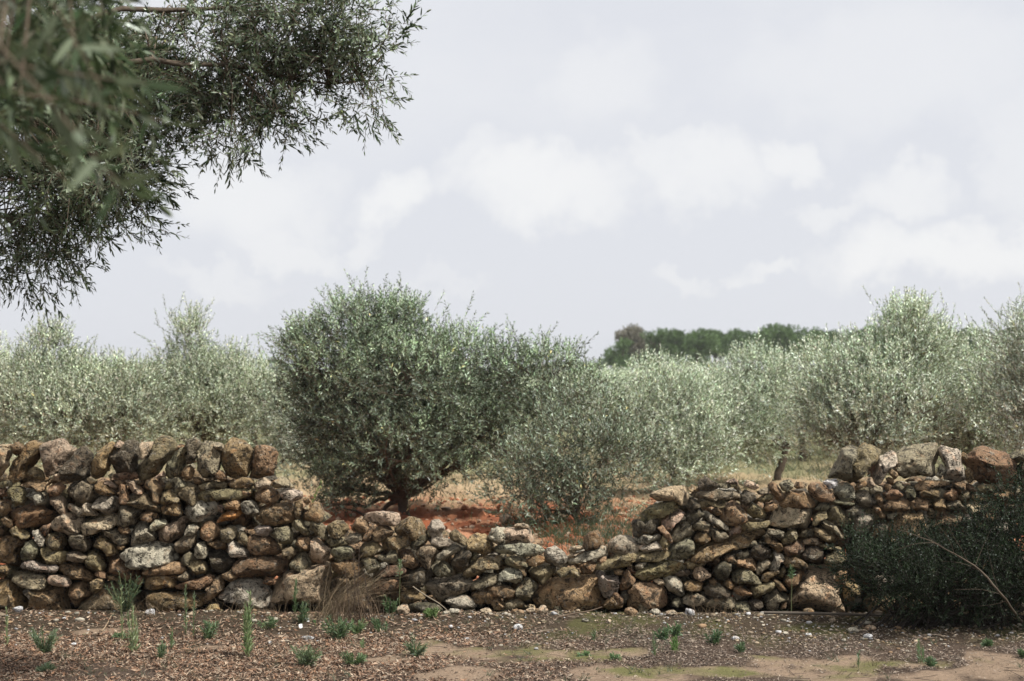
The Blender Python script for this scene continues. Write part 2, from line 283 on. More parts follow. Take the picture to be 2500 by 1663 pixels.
# outlines of the stones of the dry stone wall as read off the photograph: colour letter + outline, in tenths of an
# enlarged view whose corner and scale head the block. Capital letter: coping stone.
STONES = '''
@0 1060 7.128
P -5 40 -5 25 10 25 18 32 17 40 13 46 13 55 3 68 -4 74
P -5 19 10 17 20 18 17 24 8 26 -5 25
B 17 23 23 17 29 15 35 19 40 24 36 31 32 37 26 39 20 35
B 40 30 45 20 53 15 62 17 72 19 74 24 65 36 57 50 50 60 44 79 38 82 25 81 18 74 17 60 20 48 36 38
P 70 28 85 16 100 12 107 13 112 21 120 24 128 32 118 45 108 58 97 68 85 70 76 66 71 55 66 45 67 34
D 112 55 120 42 130 30 143 24 151 28 157 36 156 48 153 60 152 72 144 80 130 83 115 80 110 70
T 158 50 165 35 177 22 190 14 196 17 199 30 190 42 187 55 185 66 175 75 165 78 158 70
P 198 20 206 12 216 16 210 24 202 25
y 49 68 54 60 62 58 70 63 74 70 75 79 60 79 50 76
p 91 76 96 71 108 64 110 70 108 78 100 83 92 80
y -5 88 0 82 15 80 30 81 35 88 28 92 10 92 0 93
o 37 88 47 82 60 80 75 82 78 90 77 97 71 99 60 95 45 93 38 91
o 80 88 88 79 92 81 86 88 82 90
o 105 82 113 76 123 83 120 86 108 86
p 151 76 160 80 168 83 165 87 157 86 152 81
o 83 95 88 87 95 85 105 86 115 91 108 99 100 106 92 108 86 108 84 101
g 112 100 116 89 130 87 145 82 158 87 166 93 168 103 165 113 155 118 140 121 128 119 118 111
b 166 88 175 84 186 88 195 97 199 104 188 107 175 105 168 97
p 180 83 186 81 193 83 200 90 204 93 195 93 187 88
t 196 81 208 80 216 85 213 88 203 88
o 206 91 210 88 218 89 221 100 224 112 220 120 211 120 207 112 206 100
o -5 94 8 94 15 98 13 107 5 110 -5 109
y 15 100 22 93 32 92 40 96 44 104 45 116 40 122 28 124 18 120 14 108
w 43 104 50 101 50 96 60 96 70 100 79 108 80 115 78 126 65 125 57 117 50 110 43 110
g 70 98 78 101 82 108 80 113 74 104
p 81 114 90 109 105 110 113 114 113 126 114 138 108 142 103 137 95 128 85 122
t -5 114 5 116 15 124 18 132 12 138 3 144 -5 142
b 16 134 28 126 45 122 65 124 75 132 90 136 92 142 86 150 82 158 60 162 35 160 22 148
w 117 124 122 121 130 125 142 131 152 120 157 122 160 130 168 140 165 143 150 142 138 143 130 137 118 131
w 165 122 172 112 185 108 197 110 205 116 207 126 204 133 195 138 186 143 177 142 174 134 166 128
p 93 155 100 146 115 140 122 137 130 140 137 145 141 155 139 168 132 177 120 177 108 172 98 167 92 161
p 143 160 148 153 165 149 190 141 201 143 204 156 189 165 175 170 160 174 148 176 143 168
b 3 150 10 144 17 150 20 157 19 162 10 164 4 158
@0 1280 7.128
r -5 2 3 3 6 12 3 22 -5 26
y 15 8 28 3 38 10 45 14 50 19 47 25 35 22 22 20 15 14
o 68 10 75 3 85 0 90 -4 92 -1 86 8 82 15 78 20 72 15
w 53 12 65 12 70 16 75 25 75 37 71 40 63 32 57 24 53 18
y 78 25 85 17 97 15 107 20 114 27 112 38 105 44 92 42 82 36 77 30
d 116 28 122 21 140 19 150 21 160 30 162 38 155 45 140 47 125 45 117 38
t 163 38 167 25 175 20 183 21 190 30 200 38 204 51 196 55 185 54 176 46 165 40
g 182 12 196 9 205 10 212 17 221 22 222 30 215 35 203 33 192 26 184 19
o 204 4 212 2 222 6 226 12 222 18 212 14 205 9
b 204 38 212 36 216 40 212 45 206 43
b 2 28 10 20 22 22 30 24 46 29 42 38 33 40 33 50 32 62 30 72 15 71 2 64 0 45
g 35 48 42 35 53 25 60 31 64 42 65 55 60 62 48 63 37 62 34 55
y 66 45 80 42 98 46 115 49 116 56 113 64 98 70 80 69 70 60 66 52
g 117 51 132 48 145 54 149 58 142 67 128 66 117 61
y 144 70 148 60 152 49 162 47 170 52 177 63 180 72 176 80 167 82 155 79 146 76
b 187 62 195 56 210 58 222 66 235 74 238 90 232 97 215 95 195 88 187 78
w 30 76 40 68 50 64 60 66 72 71 97 71 98 78 95 84 75 82 50 82 35 81
b 99 72 105 69 117 70 130 71 145 78 157 86 162 91 158 99 148 101 130 98 112 86 100 79
b -5 72 10 72 14 80 10 88 3 94 -5 93
g 5 95 12 84 30 82 45 85 60 88 76 89 79 96 78 109 70 113 45 108 25 103 8 98
p 83 95 86 90 100 90 112 92 118 96 122 102 119 108 100 109 86 104 83 100
b 165 86 173 81 180 84 186 93 182 95 172 92 166 90
t 158 100 163 97 175 95 180 97 178 108 176 116 165 121 158 117 157 107
b 186 92 195 89 205 92 212 98 200 99 188 97
b -5 102 10 101 22 100 32 110 37 122 44 135 49 143 45 158 20 162 -5 162
w 42 115 50 110 57 114 57 125 57 130 52 132 46 125 43 120
t 59 115 75 112 95 110 108 112 114 117 116 130 119 150 117 154 90 155 70 154 55 152 57 135 62 125
t 119 110 130 103 143 101 150 108 156 118 152 128 142 134 136 140 128 146 123 135 118 122
y 178 110 185 102 200 99 215 100 225 105 240 115 250 120 252 135 245 155 220 158 175 157 140 150 145 138 155 130 168 120
@300 1060 7.128
D -14 30 -5 20 5 14 15 10 24 10 27 18 27 28 27 40 22 52 20 64 5 70 -12 72 -18 55 -20 45
r -15 70 5 66 20 67 24 72 22 78 5 80 -16 78
P 29 18 33 15 50 14 53 18 47 28 42 38 38 41 32 40 30 28
Y 25 52 35 43 45 32 53 20 60 12 65 6 75 8 85 14 90 24 88 32 80 38 75 46 65 55 60 65 52 74 40 79 30 76 22 68 23 58
G 72 72 70 62 76 50 85 45 90 33 100 27 110 22 118 30 113 42 108 52 105 62 98 70 88 75 78 76
G 108 20 115 12 124 9 134 14 135 18 128 28 126 40 120 48 112 52 108 45 112 32
o 92 26 97 18 105 18 108 23 100 28 92 28
G 124 40 128 28 135 20 142 15 155 16 162 24 166 34 167 45 166 58 164 70 155 73 140 74 128 70 122 55
P 155 15 165 15 172 18 174 24 171 32 165 28 158 19
T 172 30 176 18 182 10 190 9 205 14 218 20 224 30 223 42 220 58 214 70 200 76 185 74 177 64 172 50
t 103 66 108 58 116 55 122 60 122 70 118 78 108 81 103 75
p 55 75 65 68 70 64 74 74 68 75 60 77
b 162 70 170 63 178 72 180 79 172 82 163 78
o 120 76 130 75 138 79 140 83 132 88 124 85
g 141 78 150 75 160 75 163 80 150 80
y 133 90 142 85 158 83 172 82 178 85 179 93 165 94 148 97 138 96
t 182 87 195 80 207 76 220 77 228 81 225 89 210 93 190 93
p 4 82 10 79 18 80 26 90 34 98 33 104 22 103 14 98 8 90
b 25 82 33 80 36 86 32 89
o 36 90 42 81 55 75 62 78 68 86 70 95 66 100 66 108 65 118 57 118 53 112 48 98 40 96 36 96
y 71 86 78 82 86 84 87 92 82 98 75 98 71 94
g 90 86 94 76 99 76 106 84 108 90 104 99 96 104 90 99
y 100 105 103 95 108 87 115 84 123 87 128 95 131 105 130 118 118 126 108 118 102 112
y 66 115 70 103 82 98 94 102 99 112 97 118 88 121 77 125 70 124
y 132 105 140 99 165 97 195 95 215 95 223 98 220 107 200 113 170 116 142 117 134 111
y 5 115 12 108 25 103 38 99 46 101 52 112 60 121 64 129 62 136 45 134 25 129 10 123
o 65 129 75 123 92 120 98 124 102 138 95 142 80 140 68 137
w 107 130 118 124 130 119 150 117 160 120 163 128 160 140 150 147 138 153 122 152 112 146 107 138
p 164 125 172 122 176 130 172 138 165 134
o 178 130 182 117 192 114 202 117 205 125 203 132 190 133 180 133
u 172 140 180 136 195 132 203 134 205 139 196 147 186 150 175 151 166 155 163 152
w 205 122 212 118 222 117 230 122 236 135 230 142 218 143 209 136
g -14 140 -10 130 0 125 12 127 28 130 31 134 26 143 22 152 15 158 -8 158 -13 150
t 30 142 36 135 45 135 54 138 55 150 48 153 38 152 31 148
b 50 137 60 138 62 146 56 150
w 49 158 55 150 70 150 76 155 72 160 55 168 48 164
@300 1280 7.128
w 12 37 11 22 15 10 20 2 28 -4 35 -2 45 9 55 20 53 28 40 32 30 35 18 39
o 0 3 10 8 11 17 2 17 -4 12
p 58 8 75 2 95 -4 105 -14 111 -10 108 5 105 15 95 25 80 31 68 32 62 27 58 15
w 108 12 115 2 125 1 130 7 126 14 118 20 110 20
t 130 20 133 8 142 -2 155 -5 163 3 169 12 166 22 155 27 140 29 131 27
g 169 20 172 10 182 3 192 5 198 13 195 22 186 30 175 29
y 196 20 203 12 210 14 216 25 218 35 210 35 200 28
r 146 30 155 29 165 30 175 29 180 36 176 43 165 42 155 40
w 183 33 192 29 200 35 210 42 220 52 215 57 200 58 190 55 184 45
g 90 35 98 25 108 20 120 18 125 20 126 32 120 42 108 50 95 49 89 44
w 122 42 130 34 138 33 145 42 146 52 142 59 133 59 124 54
d 147 52 155 45 165 43 175 50 185 58 193 66 185 77 175 86 160 90 150 80 146 65
g 98 62 104 56 115 49 122 53 127 61 118 68 112 74 103 70 98 66
y 115 75 120 65 132 64 142 67 145 78 140 88 128 90 118 85
w 2 50 15 42 35 36 48 32 65 33 80 35 86 43 88 52 92 58 88 64 75 67 60 70 45 74 20 75 10 70 5 60
o 34 84 45 78 60 72 75 68 90 66 100 69 108 80 98 87 75 87 50 89 38 88
o 21 98 25 93 33 92 34 102 30 108 22 104
b 36 100 50 92 75 90 90 91 91 105 88 112 70 111 50 114 38 112
g 95 92 103 88 108 82 114 88 113 97 103 100 97 98
r 92 108 110 100 130 95 148 88 156 93 158 98 148 107 135 112 110 115 95 112
t 172 88 185 82 195 83 197 95 192 101 180 101 173 97
t 145 112 155 108 163 92 170 92 173 104 172 115 163 122 155 132 147 142 140 138 142 128 147 122
b 45 125 60 119 75 119 88 122 100 118 120 116 135 119 143 125 140 138 136 146 120 150 80 150 60 145 48 135
p 38 138 42 132 52 134 58 142 62 150 50 150 40 146
w 155 138 165 128 178 115 190 103 200 98 215 97 235 100 250 115 262 135 255 145 230 150 200 148 175 145 160 142
r 193 75 200 65 215 57 240 57 265 58 283 62 286 70 280 84 260 90 225 92 210 92 198 85
t 140 148 150 140 165 140 168 150 155 158 140 158
@600 1060 7.128
B 8 66 12 45 15 30 20 23 30 22 42 23 50 28 53 35 50 50 46 65 45 73 38 75 20 76 5 75
p -5 78 5 77 13 79 13 88 5 92 -5 90
p 14 90 20 80 30 76 38 78 44 85 40 92 30 95 22 98 16 95
p 49 92 52 82 60 75 68 77 76 85 84 92 84 95 72 93 60 95 52 95
b 44 82 52 80 50 90 46 92
o -5 95 5 96 10 100 6 108 -3 113
t 14 103 20 98 32 94 45 95 54 101 57 108 53 117 42 122 28 120 17 115
w 60 104 66 97 80 95 92 98 98 102 103 111 95 115 80 117 68 115 62 110
r 22 128 35 124 55 120 75 120 82 128 84 143 80 155 60 157 30 157 20 148
b 85 120 95 116 99 123 98 135 95 148 88 150 85 135
o 100 113 108 110 112 118 106 124 101 120
p 100 128 108 124 110 130 104 134
b 100 140 104 128 112 122 122 119 130 125 134 137 132 150 122 153 108 152 100 148
@600 1280 7.128
g 111 10 114 -5 122 -12 130 -2 138 5 141 15 142 25 138 26 128 20 118 15
g 80 2 85 -6 93 -8 100 0 110 13 108 20 98 19 88 12
y 141 8 145 2 155 -4 168 -5 176 2 178 8 172 18 160 24 148 20
t 181 5 188 -8 200 -12 210 -6 214 5 210 12 198 16 186 13
w 15 8 25 2 33 0 40 3 46 10 40 17 35 21 25 20 18 14
g 40 19 50 10 62 6 73 5 80 14 82 25 82 36 70 37 58 32 48 25
r 6 30 10 20 25 22 38 24 50 33 60 43 58 51 40 53 10 52 6 42
o 84 33 88 26 98 24 108 25 112 35 108 44 102 48 92 43 85 38
y 63 45 68 40 78 40 86 47 85 54 75 60 67 56
p 114 30 120 26 130 30 140 38 147 46 146 55 143 65 135 68 125 69 116 63 112 55 115 45
g 76 72 82 62 90 54 98 52 106 56 110 63 114 70 108 76 98 82 85 82 77 78
o 30 102 35 93 48 93 52 98 50 105 38 105
p 45 130 52 110 58 95 68 84 80 84 95 86 105 79 118 78 130 71 142 71 144 85 145 105 143 125 140 140 110 140 70 138
g 140 30 145 25 160 24 168 26 170 33 160 37 148 38
g 172 26 180 18 190 15 200 18 203 25 195 32 182 35 175 32
b 202 30 208 15 216 5 220 10 218 30 208 31
g 148 48 155 42 170 40 182 41 188 50 184 60 165 62 152 57
y 197 48 203 35 215 31 228 33 240 45 242 49 232 55 215 58 200 56
b 150 65 160 70 175 63 190 61 198 68 200 80 185 90 165 90 152 82
b 152 95 165 90 178 95 182 105 165 108 153 104
g 202 62 210 60 216 56 228 60 234 75 226 86 215 88 205 82
t 183 100 195 90 208 89 218 95 220 104 210 103 195 104
b 150 118 165 107 185 108 205 115 225 125 235 140 230 150 180 155 150 150 148 130
@900 1230 5.806
p -6 22 -2 14 10 12 30 12 42 15 45 22 42 30 35 32 18 29 0 26
b 6 42 12 34 20 31 28 33 35 40 33 45 22 50 14 53 8 50
b 37 37 42 26 52 21 65 20 73 24 78 35 83 43 78 47 65 50 58 48 55 45 42 44
w 80 35 88 26 98 24 104 28 108 35 103 42 104 48 92 49 85 42
t 17 57 22 49 35 48 48 46 57 47 59 54 56 60 42 64 28 67 20 64
d 58 58 65 52 75 44 82 44 85 50 80 57 70 64 62 63
w 87 55 90 49 100 48 112 50 117 54 115 59 108 63 100 65 92 62
y 115 45 118 40 124 38 132 42 140 50 140 56 132 60 122 55 117 50
t 140 54 145 47 155 43 165 43 172 50 177 60 172 70 162 73 150 68 141 62
w 171 47 175 37 183 35 192 36 198 45 195 55 185 60 176 56
b 42 66 50 65 60 68 66 80 70 88 62 93 50 88 43 78
p 67 72 72 62 85 60 94 62 97 70 93 80 87 90 80 90 72 82
w 96 74 104 68 112 61 122 59 130 62 128 69 118 75 108 80 100 80
g 12 75 18 72 25 75 30 66 38 67 40 78 36 85 25 83 17 80
r 12 105 15 95 25 88 40 88 52 93 50 100 35 103 20 108
d 48 100 60 95 78 90 88 93 90 103 82 113 70 118 58 120 48 115
g 92 95 95 88 103 83 112 84 120 92 121 100 112 104 98 103
d 117 85 122 75 130 65 142 64 146 75 142 88 132 97 125 95
y 143 78 150 69 156 72 150 80
y 135 98 142 88 155 76 170 73 182 72 190 80 192 90 175 96 155 102 140 105
g 82 112 95 106 115 104 132 102 145 112 144 120 130 126 112 132 105 138 95 132 85 122
b 2 120 12 110 28 106 42 110 43 122 30 127 12 128
b 45 128 58 122 70 121 80 127 78 135 65 140 50 140 42 136
g 142 115 155 108 172 100 184 101 186 110 175 117 160 120 148 122
b 147 128 160 120 180 118 195 120 190 135 175 140 155 142 148 136
w 109 138 116 134 125 132 132 130 142 133 150 140 151 148 135 150 118 147
d 55 145 70 140 95 142 105 150 100 156 70 156 55 152
p 42 148 48 142 57 141 58 150 52 155 44 153
@1200 1250 6.272
p 8 46 16 35 20 27 35 26 60 25 67 28 70 38 69 47 60 49 35 48 15 52
p 34 22 40 18 52 18 60 20 61 24 50 25 38 26
w 4 55 15 52 35 49 55 49 72 52 80 60 75 66 60 68 40 68 15 66 5 62
w 82 62 86 57 97 54 105 58 112 65 118 72 117 80 108 86 97 85 86 78 82 70
w 117 82 117 73 130 65 150 59 165 54 176 52 181 62 172 66 155 71 140 76 128 82
p 118 58 125 53 138 52 142 56 135 60 121 64
p 116 69 128 63 140 60 143 62 130 68 118 72
b 142 50 143 40 150 33 162 29 171 31 172 42 170 52 160 57 145 60
w 181 52 187 42 198 37 207 38 217 42 225 52 223 62 210 68 195 68 184 60
g 21 75 25 70 40 69 53 73 55 82 48 88 35 86 24 83
b 55 75 60 66 72 66 80 70 82 78 70 82 58 82
y 57 92 68 84 85 82 98 87 96 95 85 105 76 113 68 105 60 98
y 100 92 108 86 125 85 133 90 135 98 125 100 105 99
b 134 82 142 78 152 76 160 80 160 92 155 97 140 96
o 162 74 168 68 176 69 177 75 168 80 162 79
w 12 95 22 88 35 87 45 93 46 104 38 111 22 110 12 104
g 46 108 50 104 58 103 68 110 69 118 62 128 60 135 50 135 40 130 38 120
b -5 116 10 114 28 115 38 122 36 130 20 134 0 133
t 70 135 75 125 85 112 95 106 115 104 145 99 158 100 161 115 165 130 172 142 170 150 120 152 80 150
w 160 95 168 92 178 98 188 98 195 102 193 112 190 122 182 130 173 130 165 118 161 108
g 18 140 30 136 40 133 48 140 54 147 40 148 22 148
t 0 142 5 133 12 134 18 140 20 148 5 150
p 54 146 58 142 66 144 67 148 58 152
b 172 145 180 132 190 127 200 130 202 142 195 148 180 150
p 96 145 103 142 108 150 98 150
t 117 142 125 139 130 143 125 148
@1500 1150 7.366
p 64 43 75 38 95 32 110 28 125 28 132 35 136 42 135 50 130 60 120 60 112 55 95 55 80 57 72 50
t 132 33 140 25 148 29 155 34 150 38 140 38
d 152 26 157 14 164 10 175 17 186 23 188 32 170 35 155 34
g 188 24 198 23 208 23 211 30 200 33 190 32
p 200 20 215 13 222 17 223 24 212 25
y 214 28 225 24 232 28 230 35 220 34
g 137 40 150 37 170 36 190 33 205 35 222 38 224 50 205 51 180 52 160 50 140 47
y 51 88 52 75 65 65 85 58 95 55 105 52 113 58 116 68 105 73 90 82 70 88 55 93
p 87 90 95 82 105 74 117 70 127 78 122 87 112 95 106 105 103 112 95 105 88 98
d 138 50 150 53 155 60 150 70 138 75 132 65
d 130 80 138 70 152 66 160 75 155 88 140 95 132 90
y 152 63 156 54 170 52 185 55 200 60 195 65 175 65 160 66
b 176 70 185 65 196 70 192 80 182 80
t 195 78 202 62 215 55 228 62 236 75 233 88 220 98 205 98 194 88
w 159 80 163 74 170 75 180 82 195 92 207 105 205 111 195 105 180 97 165 88
d 30 94 38 89 48 90 55 94 65 88 75 85 80 92 78 104 70 113 50 113 35 120 31 108
g 104 112 108 102 120 93 130 91 137 98 137 106 143 112 141 118 128 120 115 125 104 125
g 140 100 148 93 162 90 172 96 172 102 155 108 143 108
g 172 102 185 105 197 110 205 118 202 126 190 130 180 125 173 115
b 145 118 155 110 165 109 172 118 177 128 170 133 155 134 146 128
p 206 112 215 102 224 96 231 103 228 110 215 118 208 118
o 77 104 88 99 92 105 100 115 103 122 102 130 95 125 88 115
w 38 127 48 117 54 112 60 115 75 118 80 111 83 118 82 126 70 128 55 132 42 131
y 82 126 88 118 95 122 100 130 98 138 90 140 83 135
@1500 1320 7.366
w 45 12 55 6 68 4 76 2 80 8 86 14 80 17 65 20 55 22 48 17
g 100 20 102 5 110 -3 125 -4 138 0 142 12 140 25 130 32 115 35 102 32
y -34 43 -28 38 -10 35 5 28 20 24 40 22 60 24 80 19 95 18 99 24 95 31 75 34 55 35 40 38 25 45 0 50 -18 52 -30 50
w 38 45 45 41 58 38 57 43 50 52 40 52
y 38 60 50 50 62 43 75 40 95 37 110 40 122 43 122 52 110 60 95 65 80 68 65 72 52 72 42 66
y 127 40 135 37 145 40 150 46 142 52 132 50
t 137 33 150 20 170 8 190 3 215 -4 240 -14 258 -18 270 -19 272 -10 260 -2 240 10 215 18 190 26 165 36 150 36
y 145 42 160 38 165 40 158 48 150 48
p 142 60 148 50 155 47 163 52 172 60 174 64 165 68 155 72 145 68
d 180 55 188 42 198 38 210 42 213 55 210 68 200 72 188 70 182 62
t 198 32 208 26 215 28 220 38 218 42 208 40 200 36
g 213 62 220 55 232 52 245 56 257 68 262 78 258 82 240 78 225 79 215 74
r 23 48 28 48 38 57 38 62 30 60
t 0 55 8 52 15 55 13 63 5 63 0 60
b 8 85 15 70 18 60 24 53 28 60 36 70 33 78 25 85 12 90
p 70 72 78 68 86 70 92 80 85 82 76 76
w 90 68 97 64 112 65 120 72 125 85 126 98 120 103 110 97 98 90 92 80
d 107 60 118 53 132 52 138 58 130 64 115 64
b 125 78 135 73 150 74 160 77 158 85 150 95 140 96 130 88
b 170 72 178 68 184 73 182 82 174 80
b 197 78 204 70 212 74 217 82 210 86 202 85
d 160 85 175 80 190 78 200 85 212 92 210 98 195 98 180 102 165 98
t 26 110 28 90 35 80 45 76 65 78 85 84 95 92 99 105 96 118 85 122 50 122 28 122
g 37 118 40 107 55 103 77 105 77 116 65 122 55 127 40 126
b 0 95 8 96 14 105 16 118 10 122 0 120 -5 110
d 12 93 22 90 26 100 22 115 15 112
g 104 112 110 104 118 103 122 110 115 118 106 118
g 125 105 135 98 150 97 162 103 170 108 160 115 140 118 126 113
g 160 115 175 106 190 102 200 100 212 102 217 112 210 120 190 120 170 122
d 212 95 222 85 238 83 242 100 235 108 220 106
g 218 115 228 110 240 112 245 125 230 130 218 124
@1800 1080 7.128
p 12 72 18 66 27 69 35 74 37 79 30 82 22 80 15 77
d 7 92 15 84 25 88 32 95 30 103 22 110 12 108 7 100
g 34 86 45 80 55 78 57 85 48 91 38 92
b 55 76 62 70 70 74 73 80 82 92 80 98 70 100 62 90
g 75 74 82 66 92 66 98 73 97 80 88 85 78 83
p 98 77 105 69 115 69 122 72 118 78 105 82
b 74 108 80 95 88 85 105 83 122 88 130 98 136 108 132 113 115 114 95 115 82 113
t 125 80 130 72 145 72 155 78 163 88 166 98 158 103 145 103 133 96 127 88
v 151 69 160 66 172 64 175 69 172 76 160 81 154 75
w 170 82 178 74 190 68 198 70 204 80 207 95 200 101 185 101 175 92
y 35 99 45 93 58 90 63 97 55 104 42 105
y 20 118 28 105 38 108 48 120 51 128 44 134 30 132 22 126
o 48 116 55 107 65 104 72 107 70 114 60 120 52 122
p 60 140 66 125 72 114 82 111 95 116 110 113 130 114 133 125 130 140 122 150 110 149 95 151 80 153 70 147 60 143
g 134 117 145 108 158 105 162 112 155 118 142 121 135 120
y 131 143 135 128 145 122 155 122 155 130 145 140 136 146
g 163 103 170 100 185 103 200 105 204 108 195 110 175 109
y 157 125 160 115 172 111 185 115 192 128 193 140 188 148 175 148 165 142 158 133
p 147 141 155 137 165 139 175 147 182 157 186 167 180 165 165 155 152 148
y 8 145 20 139 40 140 52 136 57 140 50 148 35 153 15 155
o -5 145 5 143 10 150 3 157 -6 155
o 206 77 213 70 222 68 225 75 218 80 207 84
d 190 120 205 112 215 115 205 125 198 133 192 130
G 160 64 168 52 172 40 180 28 187 12 192 11 200 7 208 10 215 16 212 28 203 45 195 60 190 66 175 62
@1800 1290 7.128
g 53 8 55 2 70 3 81 7 80 16 72 20 60 17
y 79 22 85 10 98 4 108 5 110 13 102 22 90 29 80 28
d 112 8 120 3 132 5 133 12 120 17 112 15
t 136 5 138 0 148 2 160 10 170 12 175 20 168 26 150 22 140 14
p 116 22 125 17 138 17 145 22 147 28 130 29 118 28
b 50 22 54 17 65 21 75 27 78 35 73 42 65 38 55 28
r 78 34 90 30 105 22 115 25 118 33 115 41 100 46 88 49 82 42
y 142 30 155 28 175 32 185 35 170 38 155 36
d 24 42 30 32 42 30 55 37 60 42 55 52 42 57 30 53
d -2 45 8 40 20 38 25 47 15 52 2 53
t 0 58 5 51 15 48 25 52 32 62 32 70 25 75 12 73 2 67
w 64 44 72 43 80 48 81 53 75 58 72 66 66 73 57 73 60 64 66 55
g 32 72 40 60 52 55 60 60 55 68 42 75 35 80
d 115 48 120 40 130 33 142 35 150 42 154 50 150 58 138 58 122 58 116 54
b 82 60 85 50 100 51 112 56 122 65 118 70 100 68 88 68
y 153 60 160 48 172 40 185 42 188 55 180 65 165 68
b 42 90 45 80 60 75 70 74 72 80 62 86 50 93
y 72 85 76 72 82 64 86 66 85 75 78 85
b 82 95 86 85 95 78 110 73 114 78 110 95 105 105 95 108 88 102
p 84 138 95 122 105 108 110 98 115 85 121 70 126 63 140 63 155 66 163 75 170 90 168 100 162 108 170 115 178 130 180 140 150 143 100 144
o 172 80 180 73 190 73 190 85 183 99 176 97 172 90
g 168 105 172 98 180 102 182 112 176 118 170 112
t 183 110 186 98 192 90 205 92 215 105 215 120 200 125 185 122
y 26 105 40 99 58 94 66 95 68 102 60 108 45 116 32 124 27 115
b 62 88 70 89 80 98 85 108 75 110 68 100
g 47 125 55 115 62 110 65 106 72 107 80 115 90 120 85 130 75 128 70 140 60 145 52 138
b -5 105 10 100 24 106 25 118 10 122 -5 120
d 20 130 30 125 42 127 45 138 38 145 22 145
g -5 130 8 128 18 132 20 142 5 148 -5 145
b 75 140 80 128 88 128 84 140
@2100 1080 5.6
Y -18 45 -12 25 -2 12 8 4 18 6 29 13 25 22 15 35 5 48 -8 58 -18 55
W 20 48 25 35 28 20 38 17 45 13 49 18 46 30 38 40 32 50 27 57 22 57
G 48 28 50 18 62 11 80 6 100 2 106 3 110 12 110 22 105 32 106 44 98 49 80 50 65 47 55 43 50 36
w 106 46 110 33 113 30 118 38 118 42 112 48
W 110 12 114 7 125 10 135 12 140 25 144 38 145 48 140 53 128 53 117 50 117 42 120 36 114 22
o 136 18 142 14 148 20 147 24 142 25
b 144 42 148 35 154 42 156 52 151 56 145 52
R 142 26 152 20 160 12 175 8 185 12 200 15 212 22 215 33 217 48 215 57 200 56 170 55 158 50 155 40 150 33
G 205 20 215 12 230 10 230 22 218 30 212 25
D 217 33 225 25 232 25 232 60 222 60 218 50
g -5 72 2 68 8 66 15 72 22 80 20 84 15 88 10 91 2 88 -6 82
o 39 40 45 38 52 42 55 47 48 51 43 46
b 36 50 40 48 47 51 47 57 40 57
p 8 55 14 48 19 54 21 60 15 62 9 60
g 12 64 20 58 30 62 30 68 20 71 14 68
o 34 58 38 56 42 62 40 68 35 65
g 43 62 50 54 58 54 61 60 57 65 50 65
g 61 68 66 60 74 61 79 69 74 74 64 75
t 76 62 82 53 95 53 115 53 125 57 115 60 98 63 85 66 78 66
b 82 70 88 66 100 64 108 65 111 74 100 77 86 76
r 126 55 143 55 144 65 138 69 128 62
o 111 70 115 66 123 60 130 62 136 68 136 76 128 80 118 80 113 76
b 144 60 148 57 158 60 161 65 155 69 147 67
y 160 62 168 57 180 58 186 61 183 68 170 70 162 67
o 32 70 40 66 50 65 57 73 50 78 35 80
t 22 75 27 70 31 78 33 84 27 87 23 82
t 30 87 40 80 55 76 68 79 70 90 62 95 45 96 33 93
t 71 82 80 76 92 78 98 83 99 90 92 95 78 94 72 91
t 100 85 108 75 114 78 117 90 112 96 104 92
y 136 76 142 67 149 68 150 75 144 82 138 82
t 152 72 160 70 175 71 180 77 175 82 160 81 153 78
g 119 85 124 80 133 80 139 88 138 93 125 94 120 92
b 19 88 24 86 30 92 36 100 33 105 27 102 21 95
y 93 92 100 90 104 95 100 102 93 102
p 141 90 147 83 158 81 165 88 160 97 152 102 144 97
g 37 100 43 96 51 97 50 101 43 105 38 103
w -10 100 -5 90 3 90 10 95 18 94 21 101 18 110 12 120 2 128 -6 118
t 40 110 50 102 62 98 75 99 82 94 88 100 90 108 93 115 88 122 75 128 55 130 43 122
r 96 115 102 104 115 97 130 95 140 94 141 105 140 118 130 122 115 122 98 123
w 140 104 145 98 153 99 156 106 150 112 142 113
d 20 115 27 108 35 110 38 120 33 132 24 130
b 168 100 175 90 185 86 190 95 188 108 178 114 170 110
y 152 112 165 108 170 115 168 124 155 122
g 188 58 195 56 208 58 217 62 214 67 200 66 190 64
t 183 72 190 67 200 70 205 78 195 80 186 78
t 208 73 215 70 230 72 230 80 218 80
b 219 62 230 62 230 68 221 68
b 212 88 222 84 232 85 232 95 215 96
p 172 118 180 114 188 118 180 124
g 122 132 130 124 145 124 155 125 162 130 165 140 140 145 125 140
w 12 137 18 132 24 137 22 142 14 141
t 36 138 42 132 50 134 52 140 42 145
'''
# ---------------------------------------------------------------- ground
def gh(x, y):
    x = np.asarray(x, float); y = np.asarray(y, float); z0 = np.zeros_like(x)
    p = np.stack([x, y, z0], -1).reshape(-1, 3)
    n = fbm(p * 1.3, 3, 5).reshape(x.shape); n2 = fbm(p * 7.0, 3, 9).reshape(x.shape)
    front = np.clip((9.9 - y) / 0.6, 0, 1)
    bank = 0.035 * np.exp(-((y - 9.05) / 0.35) ** 2) * front
    back = np.clip((y - 10.2) / 1.0, 0, 1) * np.clip((40 - y) / 15, 0, 1)
    fur = 0.055 * np.sin(y * 2 * math.pi / 0.62 + 0.5 * n + 0.03 * x) * (0.6 + 0.5 * n)
    return front * (0.015 * n + 0.008 * n2 + bank) + back * (fur + 0.02 * n + 0.03 * n2) + 0.012 * n2 * (1 - front)

